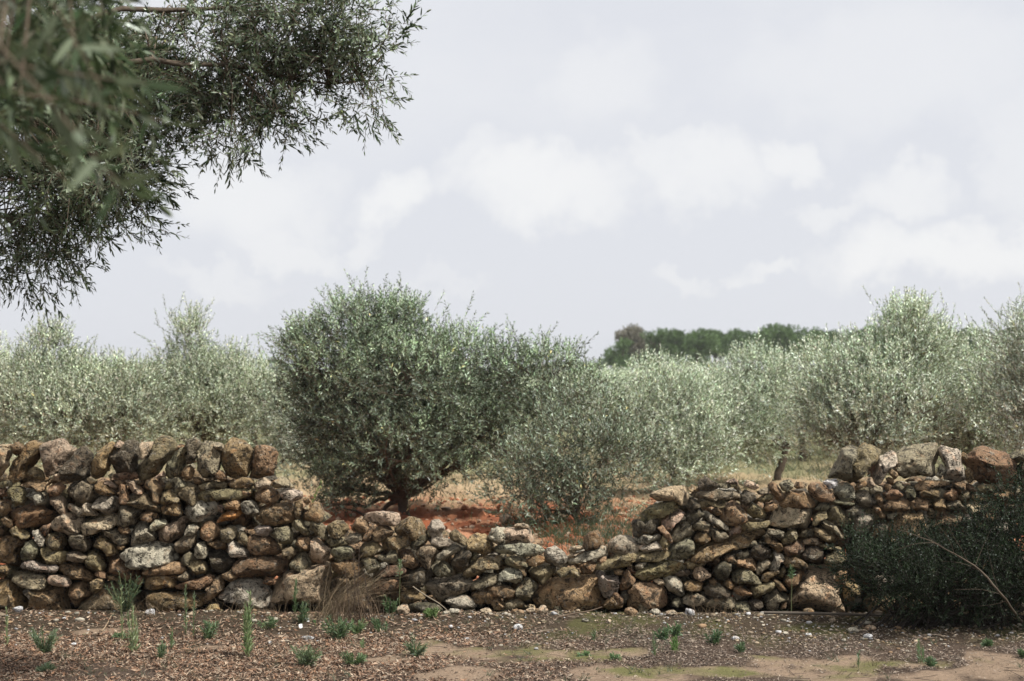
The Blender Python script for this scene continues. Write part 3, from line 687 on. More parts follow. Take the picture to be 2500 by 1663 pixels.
SAND = [(1180, 1598, 230, 20, 1), (1420, 1600, 130, 12, 1), (1500, 1655, 190, 22, 0), (1800, 1640, 230, 12, 1), (1140, 1655, 120, 14, 0), (2060, 1622, 140, 22, 1),
        (2220, 1618, 130, 12, 1), (2280, 1645, 200, 26, 0), (2440, 1634, 130, 18, 0), (2090, 1655, 90, 18, 0), (530, 1588, 90, 7, 0), (960, 1612, 90, 8, 0), (2400, 1610, 60, 10, 0),
        (230, 1548, 80, 6, 0), (1950, 1640, 90, 12, 1)]
def sand_mask(x, y):
    """bare earth (value) and moss (value) at ground points"""
    x = np.asarray(x, float); y = np.asarray(y, float); p = np.stack([x, y, 0 * x], -1).reshape(-1, 3)
    w = 0.75 * fbm(p * 4.2, 5, 31).reshape(x.shape)
    s = np.zeros(x.shape); g = np.zeros(x.shape)
    for (px, py, rx, ry, moss) in SAND:
        c = G(px, py); ax = rx * up_px(c[1]); ay = abs(G(px, py - ry)[1] - G(px, py + ry)[1]) / 2
        d = np.sqrt(((x - c[0]) / ax) ** 2 + ((y - c[1]) / ay) ** 2) + w
        v = np.clip((1.25 - d) / 0.4, 0, 1); s = np.maximum(s, v)
        if moss: g = np.maximum(g, v)
    return s, g * np.clip(0.55 + 1.2 * fbm(p * 5 + 9, 3, 77).reshape(x.shape), 0, 1)
def lerp(a, b, t): return a + (np.asarray(b) - a) * t[..., None]

def build_ground():
    xs = np.concatenate([-np.geomspace(2500, 8, 22), np.arange(-7.6, -5, 0.2), np.arange(-5, 5.001, 0.04), np.arange(5.2, 7.8, 0.2), np.geomspace(8, 2500, 22)])
    ys = np.concatenate([-np.geomspace(300, 2, 8), np.arange(-1, 6, 0.5), np.arange(6.2, 9.7, 0.04), np.arange(9.7, 11, 0.1), np.arange(11, 22, 0.07), np.geomspace(22.1, 3500, 60)])
    X, Y = np.meshgrid(xs, ys); Z = gh(X, Y)
    V = np.stack([X, Y, Z], -1).reshape(-1, 3); p = V * np.array((1, 1, 0))
    n = fbm(p * 0.9, 4, 3); n2 = fbm(p * 4, 3, 13)
    x, y = V[:, 0], V[:, 1]
    col = np.tile(np.array((0.085, 0.060, 0.044)), (len(V), 1))
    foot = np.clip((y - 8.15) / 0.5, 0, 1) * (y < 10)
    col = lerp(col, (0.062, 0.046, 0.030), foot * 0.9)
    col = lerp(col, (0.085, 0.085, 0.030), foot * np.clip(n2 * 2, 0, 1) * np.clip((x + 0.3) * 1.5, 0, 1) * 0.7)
    s, g = sand_mask(x, y)
    col = lerp(col, (0.275, 0.20, 0.138), s * .88 * (y < 9.2)); col = lerp(col, (0.125, 0.125, 0.045), g * 0.9 * (y < 9.2))
    back = np.clip((y - 9.9) / 0.4, 0, 1)
    soil = np.tile(np.array((0.27, 0.090, 0.042)), (len(V), 1))
    soil = lerp(soil, (0.40, 0.23, 0.135), np.clip(0.3 + n2 * 1.5, 0, 1) * 0.6)
    dry = np.clip((y - 15.5) / 2.0 + n * 0.7, 0, 1)
    soil = lerp(soil, (0.36, 0.29, 0.18), dry * 0.8)
    soil = lerp(soil, (0.12, 0.15, 0.07), np.clip((y - 19) / 6 + n * 0.6, 0, 1) * 0.7)
    col = lerp(col, soil, back) if False else col + (soil - col) * back[:, None]
    ny, nx = X.shape; i = np.arange(ny * nx).reshape(ny, nx)
    F = np.stack([i[:-1, :-1], i[:-1, 1:], i[1:, 1:], i[1:, :-1]], -1).reshape(-1, 4)
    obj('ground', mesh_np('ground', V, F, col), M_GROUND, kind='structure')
build_ground()

# ---------------------------------------------------------------- dry stone wall
WALL_Y = 9.3
PAL = dict(t=(.37, .265, .15), b=(.25, .172, .095), o=(.40, .265, .155), r=(.235, .155, .093), g=(.28, .245, .165), d=(.12, .10, .068),
           p=(.52, .41, .285), w=(.52, .47, .37), y=(.29, .24, .14), u=(.50, .235, .09), v=(.66, .65, .64))
def ico(n):
    bm = bmesh.new(); bmesh.ops.create_icosphere(bm, subdivisions=n, radius=1.0)
    V = np.array([v.co[:] for v in bm.verts]); F = np.array([[v.index for v in f.verts] for f in bm.faces]); bm.free(); return V, F
ICO = {n: ico(n) for n in (1, 2, 3, 4, 5)}
def poly_radius(poly, ang):
    """distance from the origin to the outline in each direction"""
    r = np.zeros(len(ang)); dx, dz = np.cos(ang), np.sin(ang)
    a = poly; c = np.roll(poly, -1, 0)
    for p, q in zip(a, c):
        e = q - p; den = dx * e[1] - dz * e[0]
        den = np.where(abs(den) < 1e-9, 1e-9, den)
        t = (p[0] * e[1] - p[1] * e[0]) / den; u = (p[0] * dz - p[1] * dx) / den
        ok = (t > 0) & (u >= -1e-6) & (u <= 1 + 1e-6); r = np.where(ok & (t > r), t, r)
    return r
def stone_verts(poly, dr, sub, rs, rough=1.0, grow=1.0):
    """A rock whose silhouette along Y is poly (local x,z), half depth dr."""
    U, F = ICO[sub]
    th = np.linspace(0, 2 * math.pi, 144, endpoint=False); r = poly_radius(poly, th)
    r = np.where(r <= 1e-4, np.median(r), r)
    k = np.array([0, .12, .76, .12, 0]); r = sum(np.roll(r, j - 2) * k[j] for j in range(5)) * grow
    ang = np.arctan2(U[:, 2], U[:, 0]); rr = np.interp(ang % (2 * math.pi), np.append(th, 2 * math.pi), np.append(r, r[0]))
    rho = np.sqrt(np.clip(1 - U[:, 1] ** 2, 0, 1)); e = rs.uniform(0.28, 0.46)
    rho2 = rho ** e; yy = np.sign(U[:, 1]) * np.abs(U[:, 1]) ** (e + 0.12)
    N = np.stack([np.cos(ang) * rho2, yy, np.sin(ang) * rho2], -1)
    size = float(np.mean(r))
    # broken faces: cut the front with a few slanted planes
    for _ in range(rs.randint(6, 11)):
        n = norm(np.array((rs.normal(), -rs.uniform(0.35, 1.2), rs.normal()))); d = rs.uniform(0.52, 0.88)
        ex = N @ n - d; N = N - np.maximum(ex, 0)[:, None] * n * 0.9
    V = np.stack([N[:, 0] * rr, N[:, 1] * dr, N[:, 2] * rr], -1)
    o = rs.uniform(-50, 50, 3); dirn = norm(V * np.array((1, 1.3, 1)))
    q = V / max(size, .03)
    d = fbm(q * 1.5 + o, 3, 1) * 0.11 * size
    d += (0.35 - np.abs(fbm(q * 3.1 + o, 4, 5))) * 0.15 * size * rough
    d += fbm(V * 60 + o, 3, 8) * 0.006 * rough
    edge = 0.35 + 0.65 * np.abs(N[:, 1])     # keeps the silhouette near the outline
    return V + dirn * (d * edge)[:, None], F

wall = empty('dry_stone_wall', (0, WALL_Y, 0), 'rough dry stone wall of brown and grey limestone, half collapsed in its middle', 'wall')
def read_stones():
    out = []; ox = oy = 0; sc = 1
    for ln in STONES.strip().split('\n'):
        if ln[0] == '@': ox, oy, sc = [float(v) for v in ln[1:].split()]; continue
        c, *v = ln.split(); v = np.array([float(a) for a in v]).reshape(-1, 2) * 10 / sc + (ox, oy)
        out.append((c, v))
    return out
def area(p): x, y = p[:, 0], p[:, 1]; return 0.5 * abs(np.dot(x, np.roll(y, -1)) - np.dot(y, np.roll(x, -1)))
def centroid(p):
    x, y = p[:, 0], p[:, 1]; x1, y1 = np.roll(x, -1), np.roll(y, -1); c = x * y1 - x1 * y; A = c.sum() / 2
    return np.array((((x + x1) * c).sum() / (6 * A), ((y + y1) * c).sum() / (6 * A)))
ST = read_stones()
TOPX = np.arange(-40, 2541, 10.0); TOPY = np.full(len(TOPX), 1500.0)
TOPY_BODY = TOPY.copy()
for c, v in ST:
    xa, xb = v[:, 0].min(), v[:, 0].max()
    for i in np.where((TOPX >= xa) & (TOPX <= xb))[0]:
        ys = []
        for p, q in zip(v, np.roll(v, -1, 0)):
            if (p[0] - TOPX[i]) * (q[0] - TOPX[i]) <= 0 and p[0] != q[0]: ys.append(p[1] + (q[1] - p[1]) * (TOPX[i] - p[0]) / (q[0] - p[0]))
        if ys:
            TOPY[i] = min(TOPY[i], min(ys))
            if c.islower(): TOPY_BODY[i] = min(TOPY_BODY[i], min(ys))
TOPY_BODY = np.where(TOPY_BODY > 1499, TOPY, TOPY_BODY)
TOPF = np.where(TOPY < TOPY_BODY - 25, TOPY_BODY - 24, TOPY_BODY)
def add_wall_stones():
    items = []
    for c, v in ST:
        items.append((area(v), c, v))
    body = sorted([i for i in items if i[1].islower()], key=lambda t: -t[0])
    keep = set(id(i) for i in body[:296])
    small = []
    for i, it in enumerate(items):
        a, c, v = it; rs = np.random.RandomState(100 + i)
        cop = c.isupper(); cen = centroid(v)
        Y0 = WALL_Y
        C = P(cen[0], cen[1], Y0)
        poly = np.array([P(x, y, Y0) for x, y in v]) - C; poly = poly[:, [0, 2]]
        w = poly[:, 0].max() - poly[:, 0].min(); h = poly[:, 1].max() - poly[:, 1].min(); mn = min(w, h)
        dr = float(np.clip(mn * rs.uniform(0.5, 0.66), 0.028, 0.15)) if not cop else float(np.clip(mn * 0.55, 0.06, 0.15))
        # the front of every stone lies near the face of the wall, big ones a little proud
        front = Y0 - 0.055 - rs.uniform(0, 0.02) - (0.015 if cop else 0) - min(0.02, mn * 0.06) + (0.03 if mn < 0.06 else 0)
        sub = 6 if a > 22000 else (5 if a > 3400 else 4)
        V, F = stone_verts(poly, dr, sub, rs, rough={'w': 1.15, 'g': 1.15, 'y': 1.2, 'd': 1.1, 'b': 1.1, 'p': 0.6, 'v': .5}.get(c.lower(), 1.0), grow=1.095)
        tint = np.array(PAL[c.lower()]) * np.array((.93, .90, .86)) * rs.uniform(0.8, 1.18) * (1 + rs.uniform(-.05, .05, 3))
        yc = front + dr; C = np.array((C[0], yc, C[2]))
        # keep the outline on its sight line although the middle of the stone lies deeper than the face
        k = yc / Y0; C[0] *= k; C[2] = EYE + (C[2] - EYE) * k; V = V * np.array((k, 1, k))
        nm = 'coping_stone' if cop else 'stone'
        if cop or id(it) in keep:
            obj(nm, mesh_np(nm, V, F, tint), M_STONE, wall, loc=C - np.array((0, WALL_Y, 0)))
        else: small.append((V + C, F, tint))
    return small
small = add_wall_stones()
def join(parts):
    V = []; F = []; T = []; o = 0
    for v, f, t in parts:
        V.append(v); F.append(f + o); T.append(np.broadcast_to(np.asarray(t), (len(v), 3))); o += len(v)
    return np.concatenate(V), np.concatenate(F), np.concatenate(T)
def rand_poly(rs, w, h):
    n = rs.randint(6, 10); a = np.sort((np.arange(n) + rs.uniform(-.3, .3, n)) / n * 2 * math.pi)
    r = rs.uniform(0.85, 1.12, n); return np.stack([np.cos(a) * w / 2 * r, np.sin(a) * h / 2 * r], -1) * 1.1
def top_z(x, Y, margin):
    """height the wall may have at x, Y without showing above the traced skyline"""
    px = 1250 + x / Y * FPX
    if px < -30 or px > 2530: return 1.0 + 0.05 * math.sin(x * 7)
    py = max(np.interp(px + d, TOPX, TOPF) for d in (-14, 0, 14)) + margin
    return P(px, py, Y)[2]
def rubble(yc, sz, margin, x0, x1, seed, dr, sub=3):
    rs = np.random.RandomState(seed); parts = []; z = 0.02
    while z < 1.25:
        h = sz * rs.uniform(0.75, 1.1); x = x0 + rs.uniform(0, sz)
        while x < x1:
            w = sz * rs.uniform(0.8, 1.7); xc = x + w / 2; x += w * 0.97
            zc = z + h / 2 + rs.uniform(-.02, .02)
            tz = top_z(xc, yc - dr, margin); hh = min(h, tz - (zc - h / 2))
            if hh < 0.03: continue
            zc = zc - h / 2 + hh / 2
            V, F = stone_verts(rand_poly(rs, w, hh * 1.1), dr * rs.uniform(.8, 1.1), sub, rs)
            c = np.array(PAL['tbgywod'[rs.randint(0, 7)]]) * rs.uniform(.7, 1.1)
            parts.append((V + np.array((xc, yc + rs.uniform(-.02, .02), zc)), F, c))
        z += h * 0.92
    return parts
parts = rubble(9.515, 0.105, 14, -3.75, 3.75, 1, 0.07) + rubble(9.64, 0.15, 12, -5.2, 5.2, 2, 0.10, 2) + rubble(9.76, 0.16, 14, -5.2, 5.2, 3, 0.09, 2)
# the wall goes on beyond both sides of the picture
parts += rubble(9.33, 0.17, 14, -5.2, -3.40, 4, 0.10) + rubble(9.33, 0.17, 14, 3.42, 5.2, 5, 0.10) + rubble(9.34, 0.13, 30, 2.25, 3.42, 6, 0.07)
V, F, T = join(parts); V = V - np.array((0, WALL_Y, 0))
obj('rubble_fill', mesh_np('rubble_fill', V, F, T), M_STONE, wall, kind='stuff')
V, F, T = join(small); V = V - np.array((0, WALL_Y, 0))
obj('chinking', mesh_np('chinking', V, F, T), M_STONE, wall, kind='stuff')
# coping beyond the frame
for k, x in enumerate(list(np.arange(-5.1, -3.55, 0.26)) + list(np.arange(3.62, 5.2, 0.27))):
    rs = np.random.RandomState(900 + k); V, F = stone_verts(rand_poly(rs, 0.25, 0.30), 0.13, 4, rs)
    obj('coping_stone', mesh_np('coping_stone', V, F, np.array(PAL['tgby'[k % 4]])), M_STONE, wall, loc=(x, 0.06, 1.06))
# ---------------------------------------------------------------- foliage
def sprigs_mesh(B, D, Ln, rs, nl=16, leaf=(0.045, 0.062), width=0.15, spread=55, droop=0.15, tint=(1, 1, 1), tvar=0.22, tri4=False, yellow=0.002, curve=0.3):
    """Leaves in opposite pairs along shoots that start at B, run along D for Ln. Returns V, F3, tint and shoot paths."""
    S = len(B); D = norm(D)
    side0 = norm(np.cross(D, norm(rs.normal(size=(S, 3))))); bend = side0 * rs.uniform(-curve, curve, (S, 1)); bend[:, 2] -= droop
    def at(t): return B[:, None] + D[:, None] * (Ln[:, None] * t)[..., None] + bend[:, None] * (Ln[:, None] * t ** 2 * 0.5)[..., None]
    t = (np.arange(nl) // 2 * 2 + 2.0) / (nl + 1.0); t = t[None] * np.ones((S, 1)) + rs.uniform(-.3, .3, (S, nl)) / nl; t = np.clip(t, 0.05, 1)
    Pt = at(t); Tn = norm(D[:, None] + bend[:, None] * t[..., None])
    s1 = norm(np.cross(Tn, side0[:, None] + 1e-3)); s2 = np.cross(Tn, s1)
    j = np.arange(nl); ph = (j % 2) * math.pi + (j // 2 % 2) * math.pi / 2; ph = ph[None] + rs.uniform(-.5, .5, (S, nl)) + rs.uniform(0, 6.28, (S, 1))
    sd_ = s1 * np.cos(ph)[..., None] + s2 * np.sin(ph)[..., None]
    sp = np.radians(spread * (1 - 0.45 * t) + rs.normal(0, 11, (S, nl)))[..., None]
    ld = norm(Tn * np.cos(sp) + sd_ * np.sin(sp))
    roll = rs.uniform(-.9, .9, (S, nl))[..., None]
    ac = norm(np.cross(ld, Tn) + 1e-4); nr = np.cross(ac, ld); ac = norm(ac * np.cos(roll) + nr * np.sin(roll)); nr = np.cross(ac, ld)
    ll = (rs.uniform(leaf[0], leaf[1], (S, nl)) * (1 - 0.35 * t ** 3))[..., None]; w = ll * width * rs.uniform(0.8, 1.15, (S, nl, 1))
    base = Pt; dr = np.array((0, 0, -1.0)) * ll * rs.uniform(-.05, .18, (S, nl, 1))
    tip = base + ld * ll + dr
    if tri4:
        a1 = base + ld * ll * .32; a2 = base + ld * ll * .70 + dr * .5
        pts = np.stack([base, a1 - ac * w, a1 + ac * w, a2 - ac * w * .8 + nr * ll * .02, a2 + ac * w * .8 + nr * ll * .02, tip], 2)
        f = np.array([[0, 1, 2], [1, 3, 2], [2, 3, 4], [3, 5, 4]]); n = 6
    else:
        mid = base + ld * ll * .48
        pts = np.stack([base, mid - ac * w + nr * ll * .03, tip, mid + ac * w + nr * ll * .03], 2)
        f = np.array([[0, 1, 2], [0, 2, 3]]); n = 4
    V = pts.reshape(-1, 3); K = S * nl
    F = (f[None] + (np.arange(K) * n)[:, None, None]).reshape(-1, 3)
    c = np.array(tint)[None] * (1 + rs.normal(0, tvar, (K, 1))) * (1 + rs.normal(0, 0.05, (K, 3)))
    c = np.clip(c, 0.2, 2.2)
    yl = rs.rand(K) < yellow; c[yl] = np.array((1.5, 1.25, 0.7)) * rs.uniform(.6, 1.2, (yl.sum(), 1))
    T = np.repeat(c, n, 0)
    tt = np.linspace(0, 1, 4)[None] * np.ones((S, 1)); path = at(tt)
    return V, F, T, path
def tube_paths(paths, r0, r1, sides=3):
    """paths (S,K,3), radii per path start/end."""
    S, K, _ = paths.shape; tn = norm(np.gradient(paths, axis=1)); ref = np.array((0.31, 0.17, 0.93))
    a = norm(np.cross(tn, ref)); b_ = np.cross(tn, a)
    r = (np.asarray(r0).reshape(-1, 1) * (1 - np.linspace(0, 1, K)) + np.asarray(r1).reshape(-1, 1) * np.linspace(0, 1, K)) * np.ones((S, 1))
    an = np.arange(sides) / sides * 2 * math.pi
    V = paths[:, :, None] + (a[:, :, None] * np.cos(an)[None, None, :, None] + b_[:, :, None] * np.sin(an)[None, None, :, None]) * r[:, :, None, None]
    idx = np.arange(S * K * sides).reshape(S, K, sides); n = np.roll(idx, -1, 2)
    F = np.stack([idx[:, :-1], n[:, :-1], n[:, 1:], idx[:, 1:]], -1).reshape(-1, 4)
    return V.reshape(-1, 3), F
def curve_pts(pts, n=12, wob=0.0, rs=None):
    """Catmull-Rom through pts"""
    p = np.array(pts, float); p = np.vstack([2 * p[0] - p[1], p, 2 * p[-1] - p[-2]]); out = []
    seg = len(p) - 3; m = max(2, n // seg)
    for i in range(seg):
        for k in range(m):
            t = k / m; a, b_, c, d = p[i:i + 4]
            out.append(0.5 * (2 * b_ + (c - a) * t + (2 * a - 5 * b_ + 4 * c - d) * t ** 2 + (3 * b_ - a - 3 * c + d) * t ** 3))
    out.append(p[-2]); out = np.array(out)
    if wob and rs is not None:
        w = rs.normal(0, wob, out.shape); w[0] = 0; out = out + w
    return out
def tube(pts, radii, sides=8, rough=0.0, rs=None):
    pts = np.asarray(pts, float)[None]; K = pts.shape[1]; tn = norm(np.gradient(pts, axis=1)); a = norm(np.cross(tn, (0.31, 0.87, 0.13))); b_ = np.cross(tn, a)
    r = np.interp(np.linspace(0, 1, K), np.linspace(0, 1, len(radii)), radii)[:, None] * np.ones((1, sides))
    if rough and rs is not None: r = r * (1 + rs.normal(0, rough, r.shape))
    an = np.arange(sides) / sides * 2 * math.pi
    V = pts[0][:, None] + (a[0][:, None] * np.cos(an)[None, :, None] + b_[0][:, None] * np.sin(an)[None, :, None]) * r[:, :, None]
    idx = np.arange(K * sides).reshape(K, sides); n = np.roll(idx, -1, 1)
    F = np.stack([idx[:-1], n[:-1], n[1:], idx[1:]], -1).reshape(-1, 4); return V.reshape(-1, 3), F
def cat(parts):
    V = []; F = []; o = 0
    for v, f in parts: V.append(v); F.append(f + o); o += len(v)
    return np.concatenate(V), np.concatenate(F)

def ell_points(E, n, rs, shell=0.45):
    """n cluster centres in the outer shell of the ellipsoids E [(c, r)]; also outward directions"""
    vol = np.array([e[1][0] * e[1][1] * e[1][2] for e in E]) ** 0.8; k = rs.choice(len(E), n, p=vol / vol.sum())
    d = norm(rs.normal(size=(n, 3))); r = 1 - shell * rs.rand(n) ** 1.6
    C = np.array([E[i][0] for i in k]); R = np.array([E[i][1] for i in k])
    return C + d * R * r[:, None], norm(d / R), k

def olive_crown(E, rs, clusters, per, ln=(0.16, 0.32), up=1.0, nl=14, leaf=(0.045, 0.062), width=0.13, csize=0.15, shoots=120, tri4=False, tint=(1, 1, 1), droop=0.1, shootlen=(0.2, 0.4), young=1.25, spread=42, fresh=1.15):  # fresh, young: tint gains that paint a brighter crown top
    C, O, k = ell_points(E, clusters, rs)
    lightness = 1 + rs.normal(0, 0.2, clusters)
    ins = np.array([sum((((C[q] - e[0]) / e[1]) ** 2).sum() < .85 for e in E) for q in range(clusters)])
    lightness *= np.where((O[:, 2] > .25) & (ins <= 1) & (rs.rand(clusters) < .75), fresh, 1.0)    # sunlight on the crown top put into the leaf tint of upper outer clusters
    B = np.repeat(C, per, 0) + rs.normal(size=(clusters * per, 3)) * csize * np.array((1, 1, .8))
    D = norm(np.repeat(O, per, 0) * 0.8 + norm(rs.normal(size=(clusters * per, 3))) * 0.75 + np.array((0, 0, up)))
    L_ = rs.uniform(ln[0], ln[1], clusters * per)
    if shoots:
        # vigorous upright shoots along the top
        i = rs.choice(len(E), shoots); d = norm(rs.normal(size=(shoots, 3)) * np.array((1, 1, 0.15)) + np.array((0, 0, 1.0)))
        Cc = np.array([E[j][0] for j in i]); Rr = np.array([E[j][1] for j in i])
        Bs = Cc + d * Rr * 0.9; Ds = norm(d * 0.35 + rs.normal(size=(shoots, 3)) * 0.16 + np.array((0, 0, 1.0)))
        top = np.array([max(((Bs[q] - e[0]) / e[1]) @ ((Bs[q] - e[0]) / e[1]) < 0.8 for e in E) for q in range(shoots)])
        Bs, Ds = Bs[~top], Ds[~top]
        B = np.vstack([B, Bs]); D = np.vstack([D, Ds]); L_ = np.concatenate([L_, rs.uniform(shootlen[0], shootlen[1], len(Bs))])
    V, F, T, path = sprigs_mesh(B, D, L_, rs, nl=nl, leaf=leaf, width=width, tri4=tri4, tint=tint, droop=droop, spread=spread)
    n = 6 if tri4 else 4
    lt = np.repeat(np.repeat(lightness, per), nl * n); T[:len(lt)] *= lt[:, None]; T[len(lt):] *= young  # top shoots: silvery new growth, tinted paler still as painted light
    return V, F, T, path, C

def limbs_mesh(base, fork, E, C, rs, r0, lean=(0, 0, 0)):
    """trunk, limbs to every lobe and branches to the leaf clusters"""
    base = np.array(base, float); fork = np.array(fork, float)
    mid = (base + fork) / 2 + np.array(lean)
    tv = tube(curve_pts([base - (0, 0, .12), base + (fork - base) * .06, mid, fork], 12, 0.006, rs), [r0 * 1.55, r0 * 1.15, r0 * .95, r0 * .9], 12, 0.06, rs)
    limbs = []; ends = []
    for c, r in E:
        e = c + (c - fork) * 0.15; m = fork + (e - fork) * 0.5 + rs.normal(0, .05, 3) + np.array((0, 0, -.05))
        pts = curve_pts([fork - (fork - base) * .12, fork + (m - fork) * .45 + rs.normal(0, .02, 3), m, e], 12, 0.01, rs)
        limbs.append(tube(pts, [r0 * .62, r0 * .42, r0 * .25, r0 * .1], 7, 0.05, rs)); ends.append(pts)
    allp = np.concatenate(ends); br = []
    for c in C:
        j = np.argmin(np.linalg.norm(allp - c, axis=1) + rs.rand(len(allp)) * .08); s = allp[j]
        m = (s + c) / 2 + rs.normal(0, .03, 3) + np.array((0, 0, -.03)); br.append([s, s * .5 + m * .5, m, m * .4 + c * .6, c])
    bv = tube_paths(np.array(br), np.full(len(br), r0 * .13), np.full(len(br), .0025), 4)
    return cat([tv] + limbs), bv

def olive_tree(spec, Y, trunk_px, fork_px, seed, label, clusters, per, r0=0.06, group='olive trees of the grove', name='olive_tree', depth=0.9, **kw):
    """spec: lobes of the crown as (px, py, half width, half height, depth offset in m)"""
    rs = np.random.RandomState(seed); u = up_px(Y)
    base = P(trunk_px[0], trunk_px[1], Y); base[2] = float(gh(base[0], base[1])); fork = P(fork_px[0], fork_px[1], Y)
    E = [(P(a, b_, Y + dy), np.array((rx * u, max(rx, rz) * u * depth, rz * u))) for a, b_, rx, rz, dy in spec]
    V, F, T, path, C = olive_crown(E, rs, clusters, per, **kw)
    (tv, tf), (bv, bf) = limbs_mesh(base, fork, E, C, rs, r0)
    root = empty(name, base, label, 'tree', group)
    obj('trunk', mesh_np('trunk', tv - base, tf), M_BARK, root)
    sv, sf = tube_paths(path[:, ::3], 0.002, 0.001, 3)
    v2, f2 = cat([(bv, bf), (sv, sf)])
    obj('twigs', mesh_np('twigs', v2 - base, f2), M_TWIG, root, kind='stuff')
    obj('crown', mesh_np('crown', V - base, F, T, smooth=False), M_OLIVE, root, kind='stuff')
    return root

# the olive tree behind the gap
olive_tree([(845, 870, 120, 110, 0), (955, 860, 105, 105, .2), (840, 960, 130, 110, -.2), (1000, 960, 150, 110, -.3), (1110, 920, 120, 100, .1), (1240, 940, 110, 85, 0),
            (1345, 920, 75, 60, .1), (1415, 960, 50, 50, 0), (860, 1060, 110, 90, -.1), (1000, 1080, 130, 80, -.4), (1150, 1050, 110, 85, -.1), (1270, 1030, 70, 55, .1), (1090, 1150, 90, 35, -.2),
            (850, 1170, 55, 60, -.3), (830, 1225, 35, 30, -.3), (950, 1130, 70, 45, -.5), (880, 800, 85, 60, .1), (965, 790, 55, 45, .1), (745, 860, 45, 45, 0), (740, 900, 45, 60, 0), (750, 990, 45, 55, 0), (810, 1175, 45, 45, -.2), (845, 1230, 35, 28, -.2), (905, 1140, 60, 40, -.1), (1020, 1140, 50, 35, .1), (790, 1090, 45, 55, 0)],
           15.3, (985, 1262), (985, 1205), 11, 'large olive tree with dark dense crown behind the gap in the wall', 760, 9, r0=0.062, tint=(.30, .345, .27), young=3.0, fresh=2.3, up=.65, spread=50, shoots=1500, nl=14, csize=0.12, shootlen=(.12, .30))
# its neighbours
R = olive_tree
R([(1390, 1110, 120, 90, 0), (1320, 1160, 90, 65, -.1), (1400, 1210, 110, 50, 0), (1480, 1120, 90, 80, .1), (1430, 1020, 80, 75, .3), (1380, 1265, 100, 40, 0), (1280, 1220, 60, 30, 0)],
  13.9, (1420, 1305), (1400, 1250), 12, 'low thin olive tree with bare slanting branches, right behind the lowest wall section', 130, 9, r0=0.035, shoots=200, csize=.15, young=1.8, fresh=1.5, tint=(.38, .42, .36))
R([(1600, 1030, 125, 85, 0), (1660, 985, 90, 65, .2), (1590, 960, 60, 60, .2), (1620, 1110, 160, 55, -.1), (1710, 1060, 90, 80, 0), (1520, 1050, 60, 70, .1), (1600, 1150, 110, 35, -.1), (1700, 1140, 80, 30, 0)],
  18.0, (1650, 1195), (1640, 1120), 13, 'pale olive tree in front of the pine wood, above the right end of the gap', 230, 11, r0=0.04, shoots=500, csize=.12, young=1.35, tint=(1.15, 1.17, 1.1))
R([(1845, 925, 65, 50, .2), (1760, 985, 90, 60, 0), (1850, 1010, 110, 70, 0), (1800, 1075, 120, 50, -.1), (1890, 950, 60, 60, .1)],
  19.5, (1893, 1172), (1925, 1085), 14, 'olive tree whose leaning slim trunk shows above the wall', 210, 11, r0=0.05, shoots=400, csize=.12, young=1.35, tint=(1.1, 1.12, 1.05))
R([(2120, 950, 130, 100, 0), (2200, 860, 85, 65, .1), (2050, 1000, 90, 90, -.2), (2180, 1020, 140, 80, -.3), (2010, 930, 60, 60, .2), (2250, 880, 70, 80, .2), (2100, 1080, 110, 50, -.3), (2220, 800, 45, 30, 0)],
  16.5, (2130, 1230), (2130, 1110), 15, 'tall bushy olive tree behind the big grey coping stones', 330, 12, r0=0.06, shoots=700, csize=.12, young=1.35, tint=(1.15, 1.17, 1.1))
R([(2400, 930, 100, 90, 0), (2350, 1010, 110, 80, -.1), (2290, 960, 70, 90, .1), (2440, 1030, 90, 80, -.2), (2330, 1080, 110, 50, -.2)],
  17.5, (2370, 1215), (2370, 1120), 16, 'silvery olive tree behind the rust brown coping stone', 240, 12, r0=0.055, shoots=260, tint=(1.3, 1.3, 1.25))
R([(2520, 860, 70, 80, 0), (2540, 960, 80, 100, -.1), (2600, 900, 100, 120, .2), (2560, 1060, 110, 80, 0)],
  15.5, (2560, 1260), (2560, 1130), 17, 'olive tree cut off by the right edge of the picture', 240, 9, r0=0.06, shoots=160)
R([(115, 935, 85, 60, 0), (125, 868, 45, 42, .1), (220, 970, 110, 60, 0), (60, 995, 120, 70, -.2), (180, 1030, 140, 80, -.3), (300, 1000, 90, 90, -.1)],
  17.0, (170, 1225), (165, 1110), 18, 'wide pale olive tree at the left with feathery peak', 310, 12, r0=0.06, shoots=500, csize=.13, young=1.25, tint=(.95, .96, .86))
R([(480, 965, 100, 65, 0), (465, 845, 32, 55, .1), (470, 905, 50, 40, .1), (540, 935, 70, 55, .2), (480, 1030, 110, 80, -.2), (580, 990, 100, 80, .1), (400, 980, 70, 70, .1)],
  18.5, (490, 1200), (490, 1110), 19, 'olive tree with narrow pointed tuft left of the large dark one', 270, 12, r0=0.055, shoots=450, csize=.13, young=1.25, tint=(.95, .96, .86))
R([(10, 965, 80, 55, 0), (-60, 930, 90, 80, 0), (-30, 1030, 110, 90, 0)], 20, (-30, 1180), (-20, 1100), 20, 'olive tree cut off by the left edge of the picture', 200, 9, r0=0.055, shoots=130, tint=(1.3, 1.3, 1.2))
R([(690, 1050, 60, 45, 0), (720, 1110, 70, 35, 0), (650, 1000, 60, 60, .2), (780, 1110, 50, 30, .1)], 19, (672, 1175), (668, 1130), 21, 'thin young olive tree with bare stems beside the last left coping stone', 110, 8, r0=0.028, shoots=50)
